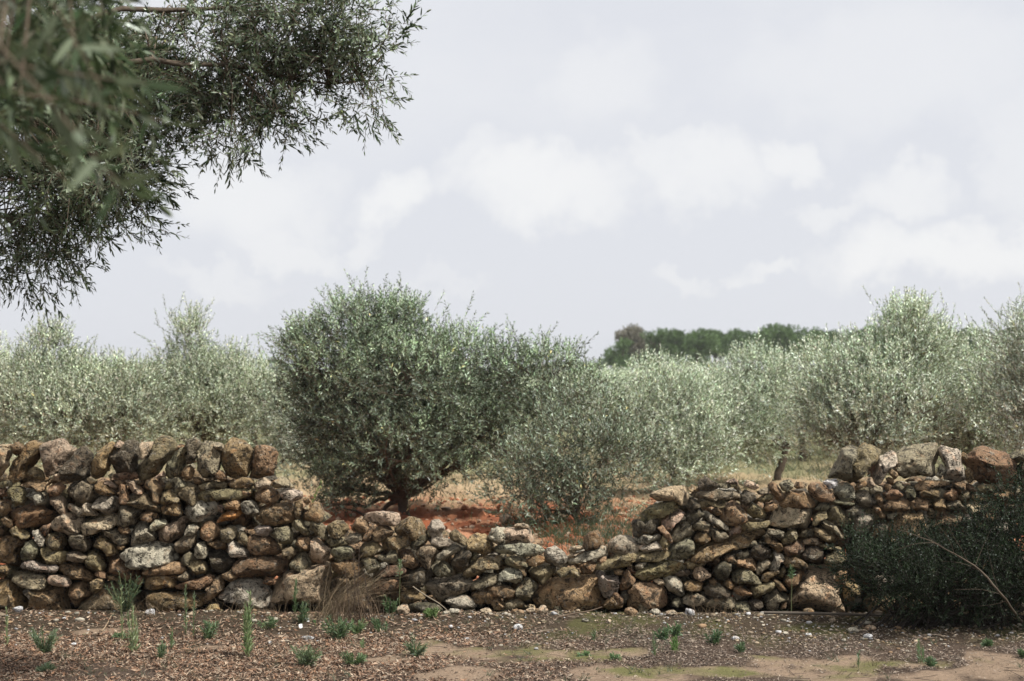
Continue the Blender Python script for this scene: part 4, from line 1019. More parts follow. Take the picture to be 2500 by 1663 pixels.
# rows behind: two grown examples, copied with their trunks and crowns
def grove_proto(seed, tint):
    rs = np.random.RandomState(seed); E = []
    for k in range(7):
        a = rs.uniform(0, 6.28); d = rs.uniform(0.2, 0.75); E.append((np.array((math.cos(a) * d, math.sin(a) * d, rs.uniform(1.0, 1.85))), np.array((.62, .62, .5)) * rs.uniform(.8, 1.15)))
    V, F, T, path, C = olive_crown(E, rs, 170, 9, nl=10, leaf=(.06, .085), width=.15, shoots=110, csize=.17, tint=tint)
    (tv, tf), (bv, bf) = limbs_mesh((0, 0, 0), (0.02, 0, .55), E, C, rs, .06)
    return (mesh_np('trunk', tv, tf), mesh_np('twigs', bv, bf), mesh_np('crown', V, F, T, smooth=False))
GP = [grove_proto(51, (1.08, 1.1, .98)), grove_proto(52, (.98, 1.0, .88)), grove_proto(53, (1.15, 1.15, 1.05))]
def grove_tree(x, y, s, k, label, group):
    root = empty('olive_tree', (x, y, float(gh(x, y))), label, 'tree', group); root.scale = (s, s, s * .70); root.rotation_euler = (0, 0, (k * 2.4) % 6.28)
    tr, tw, cr = GP[k % 3]
    obj('trunk', tr, M_BARK, root); obj('twigs', tw, M_TWIG, root, kind='stuff'); obj('crown', cr, M_OLIVE, root, kind='stuff')
MID = [(1480, 24, 1.0, 'olive tree in the second row, left of the pine wood edge'), (1960, 25, 1.12, 'olive tree in the second row, between the leaning trunk and the tall bushy one'),
       (620, 25, 1.05, 'olive tree in the second row, against the left flank of the dark tree'), (340, 25, 1.0, 'olive tree in the second row, in the dip between the two left trees'),
       (2330, 22, 1.25, 'pale olive tree in the second row, under the far right end of the pine wood'), (20, 27, 1.0, 'olive tree in the second row at the far left'), (1230, 26, .95, 'olive tree in the second row, seen behind the right arm of the dark tree'),
       (1720, 27, 1.1, 'olive tree in the second row, directly below the middle of the pine wood'), (940, 27, 1.0, 'olive tree in the second row, hidden mostly by the dark tree'), (2140, 27, 1.15, 'olive tree in the second row, behind the tall bushy one')]
for i, (px, Y, s, lb) in enumerate(MID):
    q = P(px, 950, Y); grove_tree(q[0], Y, s, i, lb, 'olive trees of the second row')
rs = np.random.RandomState(4); k = 0
for row, Y in enumerate((31, 37, 44, 52, 61, 72)):
    sp = 4.6 + row * .5; half = Y * .40 + 2
    for x in np.arange(-half, half, sp):
        k += 1; grove_tree(x + rs.uniform(-.7, .7), Y + rs.uniform(-1.2, 1.2), rs.uniform(.85, 1.0), k, 'small far olive tree in the rows under the horizon', 'far rows of olive trees')

# ---------------------------------------------------------------- pine wood on the horizon, right
def pine_proto(seed, h, spread, tall=False):
    rs = np.random.RandomState(seed); r = []; n = 9 if not tall else 12
    for i in range(n):
        a = rs.uniform(0, 6.28); d = rs.uniform(0, .75) * spread; z = h * (rs.uniform(.62, .92) if not tall else rs.uniform(.35, .92))
        z -= (d / spread) ** 2 * h * .12
        r.append((np.array((math.cos(a) * d, math.sin(a) * d, z)), np.array((1, 1, .62)) * spread * rs.uniform(.30, .48)))
    C, O, _ = ell_points(r, 420, rs, .5); n = len(C) * 9
    B = np.repeat(C, 9, 0) + rs.normal(size=(n, 3)) * .16; D = norm(np.repeat(O, 9, 0) + rs.normal(size=(n, 3)) * .6 + (0, 0, .5))
    a = norm(np.cross(D, rs.normal(size=(n, 3)))); L_ = rs.uniform(.16, .34, (n, 1)); w = L_ * .28
    pts = np.stack([B - a * w * .6, B + a * w * .6, B + D * L_ + a * w, B + D * L_ - a * w], 1); V = pts.reshape(-1, 3); F = np.arange(n * 4).reshape(-1, 4)
    T = np.repeat(np.repeat(1 + rs.normal(0, .16, len(C)), 9) * (1 + rs.normal(0, .15, n)), 4)[:, None] * np.ones(3)
    tv = tube(curve_pts([(0, 0, -.2), (.1, 0, h * .3), (0, .1, h * .6), (.1, 0, h * .85)], 12, .03, rs), [.22, .17, .12, .05], 8)
    lim = [tube(curve_pts([(.05, 0, h * rs.uniform(.35, .6)), c * .55 + np.array((0, 0, c[2] * .35)), c], 8), [.08, .05, .02], 5) for c, _ in r]
    return mesh_np('trunk', *cat([tv] + lim)), mesh_np('crown', V, F, T, smooth=False)
PP = [pine_proto(61, 7.6, 3.2), pine_proto(62, 7.2, 3.8), pine_proto(63, 8.2, 2.8, True), pine_proto(64, 6.6, 3.4)]
PINES = [(1520, 835, 2, 'dense round pine at the left end of the wood', None), (1555, 808, 3, 'thin brownish bare-topped tree at the left end of the wood', (1.9, 1.35, 1.1)), (1600, 812, 2, 'darkest tall round pine near the left end of the wood', (.8, .85, .8)),
         (1500, 865, 3, 'low pine at the foot of the left end of the wood', None), (1650, 822, 0, '', None), (1700, 818, 1, '', None), (1745, 822, 0, '', None), (1790, 818, 3, '', None), (1835, 822, 1, '', None), (1880, 815, 0, '', None), (1925, 806, 1, 'pine that forms the highest hump of the wood', None),
         (1975, 815, 3, '', None), (2030, 824, 0, '', None), (2080, 816, 1, '', None), (2130, 812, 0, '', None), (2180, 812, 3, '', None), (2240, 812, 1, '', None), (2300, 815, 0, '', None), (2350, 818, 3, '', None), (2410, 815, 1, '', None), (2470, 818, 0, '', None), (2540, 812, 1, '', None), (2600, 816, 0, '', None)]
rs = np.random.RandomState(9)
M_PINE_BARE = leaf_material('brown_twigs', (0.21, 0.195, 0.15), (0.21, 0.195, 0.15), 0.05, 0.1)
for i, (px, py, kk, lb, tn) in enumerate(PINES):
    Y = 165 + rs.uniform(-8, 10); q = P(px, py - 9, Y); tr, cr = PP[kk]; H = {0: 7.6, 1: 7.2, 2: 8.2, 3: 6.6}[kk] * .97
    lb = lb or 'umbrella pine in the closed middle part of the wood'
    root = empty('pine_tree', (q[0], Y, 0), lb, 'tree', 'pine wood on the horizon'); s = q[2] / H; root.scale = (s * .95, s * .95, s); root.rotation_euler = (0, 0, rs.uniform(0, 6.28))
    obj('trunk', tr, M_BARK, root)
    if tn is not None and tn[0] > 1.5: cr = cr.copy(); cr.materials.clear()
    obj('crown', cr, M_PINE_BARE if (tn is not None and tn[0] > 1.5) else M_PINE, root, kind='stuff')
for i in range(34):   # second and third rank of the wood, and the low pale tree line left of it
    px = 1530 + i * 32 + rs.uniform(-9, 9); Y = 182 + (i % 3) * 9; tr, cr = PP[rs.randint(0, 4)]; q = P(px, 824 + rs.uniform(-6, 12), Y)
    root = empty('pine_tree', (q[0], Y, 0), 'pine in the shaded back ranks of the wood', 'tree', 'pine wood back ranks'); s = q[2] / 7.3; root.scale = (s, s, s); root.rotation_euler = (0, 0, rs.uniform(0, 6.28))
    obj('trunk', tr, M_BARK, root); obj('crown', cr, M_PINE, root, kind='stuff')
FAR = [(1470, 878), (1440, 884), (1410, 886), (1380, 880), (1350, 886), (640, 876), (672, 880), (604, 884), (570, 888), (330, 884), (300, 888), (360, 890), (30, 888), (-10, 886), (250, 892), (1310, 890), (1270, 892), (1230, 893), (700, 890), (740, 892), (420, 893), (540, 893), (120, 890)]
for i, (px, py) in enumerate(FAR):
    Y = 330 + (i % 4) * 14; q = P(px, py, Y); tr, cr = PP[i % 4]
    root = empty('distant_tree', (q[0], Y, 0), 'tiny hazy tree on the horizon line', 'tree', 'far tree line on the horizon'); s = q[2] / 7.3; root.scale = (s * 1.5, s * 1.5, s); root.rotation_euler = (0, 0, i)
    obj('trunk', tr, M_BARK, root); obj('crown', cr, M_PINE, root, kind='stuff')
# ---------------------------------------------------------------- big olive tree at the left, its branches hang into the picture
def near_tree():
    rs = np.random.RandomState(31); Y = 6.8; u = up_px(Y)
    spec = [(110, 470, 150, 110, 0), (60, 590, 90, 60, .2), (230, 430, 140, 90, -.1), (310, 380, 100, 90, .1), (120, 300, 180, 150, .3), (60, 120, 200, 160, 0), (250, 180, 170, 150, .2),
            (380, 260, 70, 90, .2), (480, 130, 130, 130, 0), (470, 225, 60, 60, .1), (560, 265, 85, 55, 0), (590, 330, 62, 30, -.1), (640, 165, 105, 90, .1), (700, 70, 120, 90, 0), (740, 165, 70, 50, .1),
            (690, 275, 50, 18, -.1), (810, 40, 100, 70, 0), (860, 120, 75, 55, 0), (890, 190, 45, 50, 0), (905, 255, 30, 35, -.05), (940, 45, 45, 30, 0),
            (170, 600, 90, 45, 0), (90, 660, 80, 30, 0), (330, 500, 60, 40, 0)]
    E = [(P(a, b_, Y + dy), np.array((rx * u, max(rx, rz) * u * .9, rz * u))) for a, b_, rx, rz, dy in spec]
    Vis = len(E)
    # the rest of the crown, above and left of the picture
    for k in range(14):
        E.append((np.array((rs.uniform(-5.2, -2.6), rs.uniform(4.6, 7.4), rs.uniform(3.55, 4.8))), np.array((.75, .75, .5)) * rs.uniform(.8, 1.2)))
    V, F, T, path, C = olive_crown(E[:Vis], rs, 860, 7, ln=(.09, .18), up=0.02, nl=12, leaf=(.026, .045), width=.11, csize=.06, spread=52, shoots=0, tri4=True, droop=.12)
    V2, F2, T2, path2, C2 = olive_crown(E[Vis:], rs, 260, 9, up=.3, nl=12, leaf=(.05, .07), width=.13, csize=.16, shoots=40)
    # single hanging and outstretched shoots that break the outline
    ex = [((955, 110), (1045, 18)), ((960, 90), (1010, 60)), ((930, 120), (985, 110)), ((700, 300), (800, 352)), ((690, 310), (790, 290)), ((660, 330), (740, 372)), ((930, 240), (1000, 242)), ((930, 280), (970, 342)),
          ((900, 300), (925, 345)), ((560, 380), (560, 450)), ((600, 380), (650, 425)), ((430, 250), (440, 330)), ((400, 470), (430, 500)), ((350, 520), (410, 545)), ((230, 600), (260, 650)), ((90, 680), (160, 770)), ((100, 690), (120, 800)), ((20, 650), (25, 740)),
          ((0, 620), (-5, 745)), ((170, 640), (225, 712)), ((240, 560), (300, 610)), ((380, 400), (450, 410)), ((380, 440), (440, 450)), ((500, 330), (520, 415)), ((820, 230), (850, 300)), ((860, 260), (880, 330)), ((540, 370), (500, 400)), ((870, 0), (930, -30)), ((985, 60), (1020, 0)), ((120, 620), (180, 690)), ((60, 640), (75, 720))]
    A = np.array([P(a[0], a[1], Y) for a, b_ in ex]); Bq = np.array([P(b_[0], b_[1], Y) for a, b_ in ex]); Lx = np.linalg.norm(Bq - A, axis=1)
    V3, F3, T3, path3 = sprigs_mesh(A, Bq - A, Lx * 1.0, rs, nl=14, leaf=(.042, .06), width=.11, tri4=True, droop=.05, curve=.15, spread=42)
    base = np.array((-3.3, 5.6, 0.0)); fork = np.array((-3.1, 5.7, 1.75))
    root = empty('olive_tree', base, 'big foreground olive tree whose leafy branches hang into the upper left corner', 'tree')
    trunkpts = curve_pts([base - (0, 0, .1), base + (0.05, 0, .5), (-3.3, 5.65, 1.1), fork], 16, .02, rs); parts = [tube(trunkpts, [.36, .27, .22, .2], 16, .1, rs)]
    mains = []
    for tgt in [P(120, 330, 7.3), P(60, 560, 7.1), P(420, 100, 7.5), P(600, 250, 7.0), P(300, 380, 7.1), P(780, 20, 7.1), P(880, 200, 7.0), np.array((-3.8, 6.8, 4.2)), np.array((-3.9, 4.9, 4.1)), np.array((-2.2, 7.0, 4.3)), np.array((-1.9, 5.0, 4.2)), np.array((-.9, 2.9, 3.2))]:
        hi = (fork + tgt) / 2 + np.array((0, 0, .55)); pts = curve_pts([fork - (0, 0, .2), fork * .7 + hi * .3, hi, tgt], 24, .015, rs); mains.append(pts[6:])
        parts.append(tube(pts, [.10, .045, .016, .004], 8, .06, rs))
    obj('trunk', mesh_np('trunk', *[a - (base if i == 0 else 0) for i, a in enumerate(cat(parts))]), M_BARK, root)
    allp = np.concatenate(mains); br = []
    for c in np.vstack([C, C2]):
        d = np.linalg.norm(allp - c, axis=1) + rs.rand(len(allp)) * .35; s = allp[np.argmin(d)]
        m = (s + c) / 2 + rs.normal(0, .05, 3) + np.array((0, 0, .06)); br.append([s, s * .5 + m * .5, m, m * .45 + c * .55 + (0, 0, .02), c])
    bv = tube_paths(np.array(br), np.full(len(br), .0045), np.full(len(br), .0015), 4)
    sv = tube_paths(np.concatenate([path, path3])[:, ::3], .0016, .0008, 3)
    v2, f2 = cat([bv, sv]); obj('twigs', mesh_np('twigs', v2 - base, f2), M_TWIG, root, kind='stuff')
    o1 = len(V); F3 = F3 + o1; Vv = np.concatenate([V, V3]); Ff = np.concatenate([F, F3]); Tt = np.concatenate([T, T3])
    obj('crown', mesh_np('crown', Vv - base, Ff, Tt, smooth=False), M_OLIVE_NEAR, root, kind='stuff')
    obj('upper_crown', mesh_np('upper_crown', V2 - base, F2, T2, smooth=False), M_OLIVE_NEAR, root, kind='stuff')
    # green fruit on the near shoots
    U, f = ICO[1]; pick = path[rs.choice(len(path), 520)][:, 2] + rs.normal(0, .012, (520, 3)) - (0, 0, .012)
    fv = (U[None] * np.array((.0062, .0062, .0085)) + pick[:, None]).reshape(-1, 3); ff = (f[None] + (np.arange(520) * len(U))[:, None, None]).reshape(-1, 3)
    obj('fruit', mesh_np('fruit', fv - base, ff), M_FRUIT, root, kind='stuff')
    # the branch end close to the lens: every leaf its own part, six leaf shapes shared
    shapes = []
    for k in range(6):
        l = rs.uniform(.058, .078); w = l * rs.uniform(.075, .105); n = 7; t = np.linspace(0, 1, n); wid = w * np.sin(np.pi * t ** .8) ** .8 + .0004
        cz = -.12 * l * t ** 2 * rs.uniform(-.5, 1.5)
        pts = np.concatenate([np.stack([-wid, t * l, cz + wid * .25], -1), np.stack([0 * t, t * l, cz], -1), np.stack([wid, t * l, cz + wid * .25], -1)])
        F_ = [[i, i + 1, n + i + 1, n + i] for i in range(n - 1)] + [[n + i, n + i + 1, 2 * n + i + 1, 2 * n + i] for i in range(n - 1)]
        shapes.append(mesh_np('leaf', pts, np.array(F_), np.ones(3) * rs.uniform(.5, 1.0)))
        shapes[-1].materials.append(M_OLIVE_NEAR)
    S = 26; B = []; D = []; L_ = []
    nB = []; nD = []
    for i in range(170):
        Y2 = rs.uniform(2.6, 4.4); a = rs.uniform(-220, 300); b_ = rs.uniform(-300, 400) - max(0, a - 50) * .8
        nB.append(P(a - 30, b_ - 40, Y2)); nD.append(norm(np.array((rs.uniform(-.4, .9), rs.uniform(-.5, .5), rs.uniform(-.9, .3)))))
    V5, F5, T5, p5 = sprigs_mesh(np.array(nB), np.array(nD), rs.uniform(.18, .32, 170), rs, nl=22, leaf=(.05, .07), width=.10, tri4=True, droop=.2, tint=(.72, .72, .66))
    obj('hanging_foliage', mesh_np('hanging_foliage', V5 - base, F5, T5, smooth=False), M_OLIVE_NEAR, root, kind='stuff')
    for i in range(S):
        Y2 = rs.uniform(1.9, 2.7); a = rs.uniform(-200, 260); b_ = rs.uniform(-330, 300) - max(0, a - 80) * .8
        B.append(P(a - 40, b_ - 60, Y2)); D.append(norm(np.array((rs.uniform(-.2, .7), rs.uniform(-.5, .5), rs.uniform(-.7, .5))))); L_.append(rs.uniform(.2, .34))
    B = np.array(B); D = np.array(D); L_ = np.array(L_); _, _, _, pth = sprigs_mesh(B, D, L_, rs, nl=2)
    cnt = 0
    for i in range(S):
        p0, p3 = pth[i, 0], pth[i, 3]
        for j in range(12):
            if cnt >= 296: break
            t = (j // 2 * 2 + 1.5) / 12; idx = t * 3; a = int(min(2, idx)); pos = pth[i, a] + (pth[i, a + 1] - pth[i, a]) * (idx - a); dt = norm(pth[i, a + 1] - pth[i, a])
            sdv = norm(np.cross(dt, norm(rs.normal(size=3)))); ld = norm(dt * .65 + sdv * (1 if j % 2 else -1) * .75 + rs.normal(0, .15, 3))
            q = Vector(ld).to_track_quat('Y', 'Z'); o = obj('leaf', shapes[rs.randint(0, 6)], None, root, loc=pos - base); o.rotation_mode = 'QUATERNION'
            from mathutils import Quaternion
            o.rotation_quaternion = q @ Quaternion((0, 1, 0), rs.uniform(0, 6.28)); o.scale = (rs.uniform(.85, 1.15),) * 3; cnt += 1
    hub = np.array((-.9, 2.9, 3.2)); link = np.array([[hub, hub * .6 + b_ * .4 + (0, 0, .05), hub * .3 + b_ * .7 + (0, 0, .04), b_] for b_ in B])
    v4, f4 = cat([tube_paths(pth, .002, .001, 5), tube_paths(link, .006, .002, 5)]); obj('twigs', mesh_np('twigs', v4 - base, f4), M_TWIG, root, kind='stuff')
near_tree()

# ---------------------------------------------------------------- mastic shrub and bare sapling at the right end of the wall
M_BARK_DARK = plain_material('mastic_bark', (0.035, 0.028, 0.022), .6, 30, .9, 0)
def shrub():
    rs = np.random.RandomState(41); Y = 8.75; u = up_px(Y)
    spec = [(2330, 1400, 190, 70, 0), (2170, 1405, 90, 60, -.05), (2240, 1362, 100, 36, .1), (2450, 1340, 90, 90, 0), (2350, 1355, 110, 45, .1), (2470, 1230, 40, 55, .1), (2100, 1360, 40, 28, .1), (2480, 1415, 110, 65, 0), (2260, 1430, 120, 35, -.1), (2090, 1330, 30, 22, .15), (2420, 1290, 60, 40, .15), (2560, 1350, 90, 110, .1)]
    E = [(P(a, b_, Y + dy), np.array((rx * u, min(.36, max(rx, rz) * u), rz * u))) for a, b_, rx, rz, dy in spec]
    V, F, T, path, C = olive_crown(E, rs, 520, 9, ln=(.07, .15), up=.35, nl=14, leaf=(.013, .022), width=.24, csize=.06, shoots=300, shootlen=(.08, .2), droop=.0, young=1.9)
    base = P(2330, 1500, Y); base[2] = 0
    root = empty('mastic_shrub', base, 'dark evergreen shrub growing against the right end of the wall', 'shrub')
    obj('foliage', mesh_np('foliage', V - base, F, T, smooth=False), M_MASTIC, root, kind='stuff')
    br = []
    for c in C[::5]:
        s = base + np.array((rs.normal(0, .25), rs.normal(0, .05), 0)); m = (s + c) / 2 + rs.normal(0, .03, 3); br.append([s, s * .5 + m * .5, m, m * .5 + c * .5, c])
    v, f = cat([tube_paths(np.array(br), np.full(len(br), .007), np.full(len(br), .002), 5), tube_paths(path[:, ::3], .0013, .0007, 3)])
    obj('stems', mesh_np('stems', v - base, f), M_BARK_DARK, root, kind='stuff')
    # bare leaning sapling
    Y = 8.25; pts = [P(2500, 1528, Y), P(2455, 1465, Y), P(2395, 1395, Y + .02), P(2330, 1352, Y + .04), P(2250, 1312, Y + .06), P(2190, 1292, Y + .08)]
    pts[0] = G(2505, 1535); parts = [tube(curve_pts(pts, 20, .002, rs), [.0085, .007, .005, .003, .0012], 8)]
    for a, b_ in (((2395, 1395), (2350, 1345)), ((2350, 1345), (2300, 1240)), ((2395, 1395), (2300, 1370)), ((2440, 1450), (2330, 1440)), ((2440, 1450), (2410, 1330)), ((2330, 1352), (2280, 1270)), ((2380, 1385), (2420, 1290)), ((2455, 1468), (2390, 1480)), ((2300, 1335), (2235, 1270)), ((2280, 1325), (2180, 1345))):
        A, B_ = P(*a, Y + .03), P(*b_, Y + rs.uniform(-.05, .1)); parts.append(tube(curve_pts([A, (A + B_) / 2 + rs.normal(0, .012, 3), B_], 8), [.0018, .0012, .0006], 5))
    root = empty('bare_sapling', pts[0], 'bare pale stem leaning left out of the ground in front of the dark shrub', 'sapling')
    obj('stem', mesh_np('stem', *[a - (pts[0] if i == 0 else 0) for i, a in enumerate(cat(parts))]), M_BARK, root)
shrub()

# ---------------------------------------------------------------- weeds
def weed(base, h, w, rs, tint, style, label, stems=1):
    base = base.copy(); B = []; D = []; L_ = []
    root_ = base
    if style == 'spike':      # erect leafy stems, leaves pointing steeply up
        for s in range(stems):
            b0 = base + np.array((rs.uniform(-.3, .3) * w if stems > 1 else 0, rs.uniform(-.02, .02), 0)); B.append(b0); D.append((rs.normal(0, .05), rs.normal(0, .04), 1)); L_.append(h * (1 if s == 0 else rs.uniform(.6, .95)))
        nl = max(26, int(h / .0042)); kw = dict(leaf=(.3 * w + .012, .42 * w + .022), width=.07, spread=38, droop=0, curve=.1)
    elif style == 'bush':
        for s in range(stems):
            B.append(base + rs.normal(0, .01, 3) * (1, 1, 0)); D.append((rs.uniform(-1, 1) * w / h * 1.0, rs.uniform(-.4, .4), 1)); L_.append(h * rs.uniform(.6, 1.05))
        nl = 34; kw = dict(leaf=(.024, .042), width=.085, spread=55, droop=0, curve=.35)
    elif style == 'top':      # bare stalk with a leafy head
        B.append(base + (0, 0, h * .72)); D.append((.02, 0, 1)); L_.append(h * .28); nl = 44; kw = dict(leaf=(.03, .045), width=.08, spread=70, droop=0, curve=.1)
    B = np.array(B, float); D = np.array(D, float); L_ = np.array(L_, float)
    m_ = sum(tint) / 3; tint = tuple(.5 * c_ + .5 * m_ for c_ in tint); tint = (tint[0], tint[1] * 1.05, tint[2])
    V, F, T, path = sprigs_mesh(B, D, L_, rs, nl=nl, tri4=True, tint=tint, tvar=.16, yellow=0, **kw)
    r = empty('weed', base, label, 'plant', 'weeds growing in front of the wall')
    obj('leaves', mesh_np('leaves', V - base, F, T, smooth=False), M_WEED, r)
    if style == 'top': path = np.array([[base, base + (0, 0, h * .3), base + (.004, 0, h * .7), base + (.006, 0, h)]])
    sv, sf = tube_paths(path, .0026, .0012, 5); obj('stem', mesh_np('stem', sv - base, sf), M_DRY_G, r)
M_DRY_G = plain_material('green_stalk', (0.16, 0.18, 0.08), .4, 40, .7, 0)
WEEDS = [ # base px, base py, top py, width px, style, stems, tint, label
 (305, 1512, 1398, 62, 'bush', 16, (.42, .62, .45), 'tall dark green bushy weed against the wall at the left'),
 (322, 1600, 1478, 34, 'spike', 3, (1.35, 1.35, .95), 'light green feathery weed in front of the dark bushy one'),
 (298, 1572, 1440, 16, 'spike', 1, (1.4, 1.35, .9), 'slim yellow green weed left of the feathery pair'),
 (603, 1612, 1448, 38, 'spike', 4, (1.15, 1.35, .75), 'tallest bright green weed spike, in front of the pale base boulders'),
 (18, 1578, 1484, 18, 'spike', 1, (1.25, 1.35, .8), 'bright green weed spike at the left edge'),
 (108, 1602, 1522, 62, 'bush', 16, (.85, 1.0, .8), 'grey green bushy weed near the left edge'),
 (452, 1560, 1432, 24, 'spike', 1, (.72, .95, .68), 'thin blue green weed, left one of a pair by the wall'),
 (474, 1562, 1452, 24, 'spike', 1, (.72, .95, .68), 'thin blue green weed, right one of a pair by the wall'),
 (512, 1566, 1498, 36, 'bush', 9, (.6, .9, .6), 'short weed with a green tuft at its foot, left of the tallest spike'),
 (418, 1592, 1536, 20, 'spike', 2, (.85, 1.15, .7), 'small green sprig left of the thin pair'),
 (395, 1612, 1570, 20, 'bush', 6, (.8, .95, .75), 'tiny grey green sprig below the small green one'),
 (292, 1566, 1546, 36, 'bush', 7, (.6, .9, .5), 'flat green rosette behind the feathery weed'),
 (722, 1482, 1416, 22, 'spike', 2, (.5, .85, .42), 'deep green weed in front of the pale corner boulder'),
 (738, 1530, 1470, 26, 'bush', 7, (.5, .75, .5), 'dark green weed just above the paper scrap'),
 (826, 1560, 1502, 62, 'bush', 18, (.55, .85, .5), 'wide green clump at the foot of the dry grass'),
 (872, 1550, 1510, 34, 'bush', 9, (.75, 1.05, .55), 'yellow green tuft right of the wide clump'),
 (932, 1545, 1505, 22, 'bush', 7, (.5, .85, .5), 'small green weed right of the dry grass'),
 (955, 1510, 1452, 34, 'bush', 10, (.5, .85, .45), 'upright green weed against the wall right of the dry grass'),
 (975, 1495, 1370, 20, 'top', 1, (.85, 1.15, .7), 'thin stalk with pale leafy head in front of the wall'),
 (1055, 1522, 1483, 26, 'bush', 9, (.9, 1.25, .4), 'yellow green tuft among the rubble'),
 (982, 1512, 1500, 16, 'bush', 5, (.8, 1.1, .6), 'tiny green seedling left of the yellow green tuft'),
 (745, 1632, 1572, 74, 'bush', 18, (.95, 1.05, .8), 'pale spreading weed in the leaf litter, lower left of centre'),
 (860, 1630, 1588, 50, 'bush', 12, (.8, 1.05, .65), 'loose green weed in the leaf litter right of the pale one'),
 (882, 1585, 1563, 14, 'spike', 2, (.85, 1.25, .6), 'single small green shoot in the litter'),
 (660, 1540, 1508, 22, 'bush', 7, (.6, .9, .5), 'small green weed under the pale boulder'),
 (770, 1535, 1518, 12, 'spike', 1, (.7, 1.05, .5), 'very small shoot right of the paper scrap'),
 (1018, 1608, 1552, 46, 'bush', 10, (.55, .72, .52), 'thin dark weed at the left end of the mossy patch'),
 (1448, 1570, 1540, 14, 'spike', 2, (.55, .8, .5), 'small dark green weed in the middle of the litter'),
 (1595, 1602, 1548, 18, 'spike', 2, (.6, .8, .58), 'grey green upright weed left of the brightest tuft'),
 (1617, 1568, 1532, 26, 'bush', 8, (.45, .75, .45), 'dark green weed behind the grey green one'),
 (1646, 1560, 1520, 24, 'bush', 9, (.5, .85, .5), 'green weed right behind the brightest tuft'),
 (1648, 1596, 1554, 24, 'spike', 4, (.75, 1.4, .35), 'brightest vivid green tuft right of centre'),
 (1743, 1578, 1540, 22, 'bush', 8, (.4, .7, .45), 'dark green weed alone, right of the brightest tuft'),
 (1806, 1595, 1570, 16, 'bush', 6, (.6, .85, .6), 'faint blue green seedling in the litter'),
 (1425, 1607, 1598, 20, 'bush', 6, (.8, 1.2, .7), 'flat seedling on the mossy patch'),
 (1505, 1612, 1598, 16, 'bush', 6, (.8, 1.2, .7), 'flat seedling on the edge of the mossy patch'),
 (1932, 1500, 1383, 22, 'top', 1, (.42, .8, .42), 'tall bare stalk with a green head in front of the pyramid boulder'),
 (2249, 1612, 1562, 20, 'spike', 3, (.85, 1.1, .8), 'pale feathery weed at lower right'),
 (2098, 1622, 1592, 14, 'spike', 2, (.5, .75, .5), 'small dark weed on the moss at lower right'),
 (2270, 1622, 1600, 18, 'bush', 6, (.6, .85, .6), 'little weed at the foot of the pale feathery one'),
 (2412, 1585, 1562, 18, 'bush', 6, (.55, .85, .5), 'small green weed under the bare sapling'),
 (2492, 1612, 1588, 16, 'bush', 6, (.55, .85, .5), 'small green weed at the right edge'),
 (112, 1650, 1622, 44, 'bush', 9, (.85, .95, .8), 'faint grey green weed at the bottom left')]
rs = np.random.RandomState(71)
for (bx, by, ty, wp, st, n, tn, lb) in WEEDS:
    g = G(bx, by)
    if g[1] > WALL_Y - .16: g = P(bx, by, WALL_Y - .16); 
    g[2] = float(gh(g[0], g[1])); h = P(bx, ty, g[1])[2] - g[2]
    weed(g, h, wp * up_px(g[1]), rs, tn, st, lb, n)

# ---------------------------------------------------------------- dry grass clump and thin stalks
def blades(B, D, L_, W, rs, bend, tint, seg=4):
    S = len(B); D = norm(D); t = np.linspace(0, 1, seg + 1); c = B[:, None] + D[:, None] * (L_[:, None] * t)[..., None] + bend[:, None] * (L_[:, None] * t ** 2)[..., None]
    tn = norm(np.gradient(c, axis=1)); a = norm(np.cross(tn, norm(rs.normal(size=(S, 1, 3)) + (0, 1.5, 0)))) * (W[:, None] * (1 - t * .85))[..., None]
    V = np.stack([c - a, c + a], 2).reshape(-1, 3); i = np.arange(S * (seg + 1) * 2).reshape(S, seg + 1, 2)
    F = np.stack([i[:, :-1, 0], i[:, :-1, 1], i[:, 1:, 1], i[:, 1:, 0]], -1).reshape(-1, 4)
    return V, F, np.repeat(tint, (seg + 1) * 2, 0)
def clump(name, base, n, h, spread, lean, rs, cols, label, cat_, group=None, w=.0016, mat=None, kind_='blades'):
    B = base + rs.normal(size=(n, 3)) * np.array((spread, spread * .6, 0)); D = np.stack([rs.normal(lean, .30, n), rs.normal(-.02, .2, n), np.ones(n)], -1); L_ = rs.uniform(.45, 1.05, n) * h
    bend = np.stack([rs.normal(lean * .6, .18, n), rs.normal(0, .1, n), -rs.uniform(.05, .5, n)], -1); c = np.array(cols)[rs.randint(0, len(cols), n)] * rs.uniform(.7, 1.25, (n, 1))
    V, F, T = blades(B, D, L_, np.full(n, w), rs, bend, c); r = empty(name, base, label, cat_, group); obj(kind_, mesh_np(kind_, V - base, F, T), mat or M_DRY, r, kind='stuff'); return r
rs = np.random.RandomState(81); dc = [(.20, .14, .085), (.12, .085, .05), (.30, .22, .13)]
b0 = G(868, 1530); b0[1] = 8.95; b0[2] = .01
clump('dry_grass_clump', b0, 150, .42, .10, -.02, rs, [(.10, .07, .045), (.16, .11, .07)], 'tangled brown dry grass clump standing in front of the wall', 'grass clump')
b1 = P(800, 1500, 9.0); b1[2] = 0.01
clump('arching_dry_grass', b1, 130, .62, .05, .42, rs, [(.30, .23, .14), (.20, .15, .09)], 'pale dry stalks arching up right across the corner boulder', 'grass clump', w=.0012)
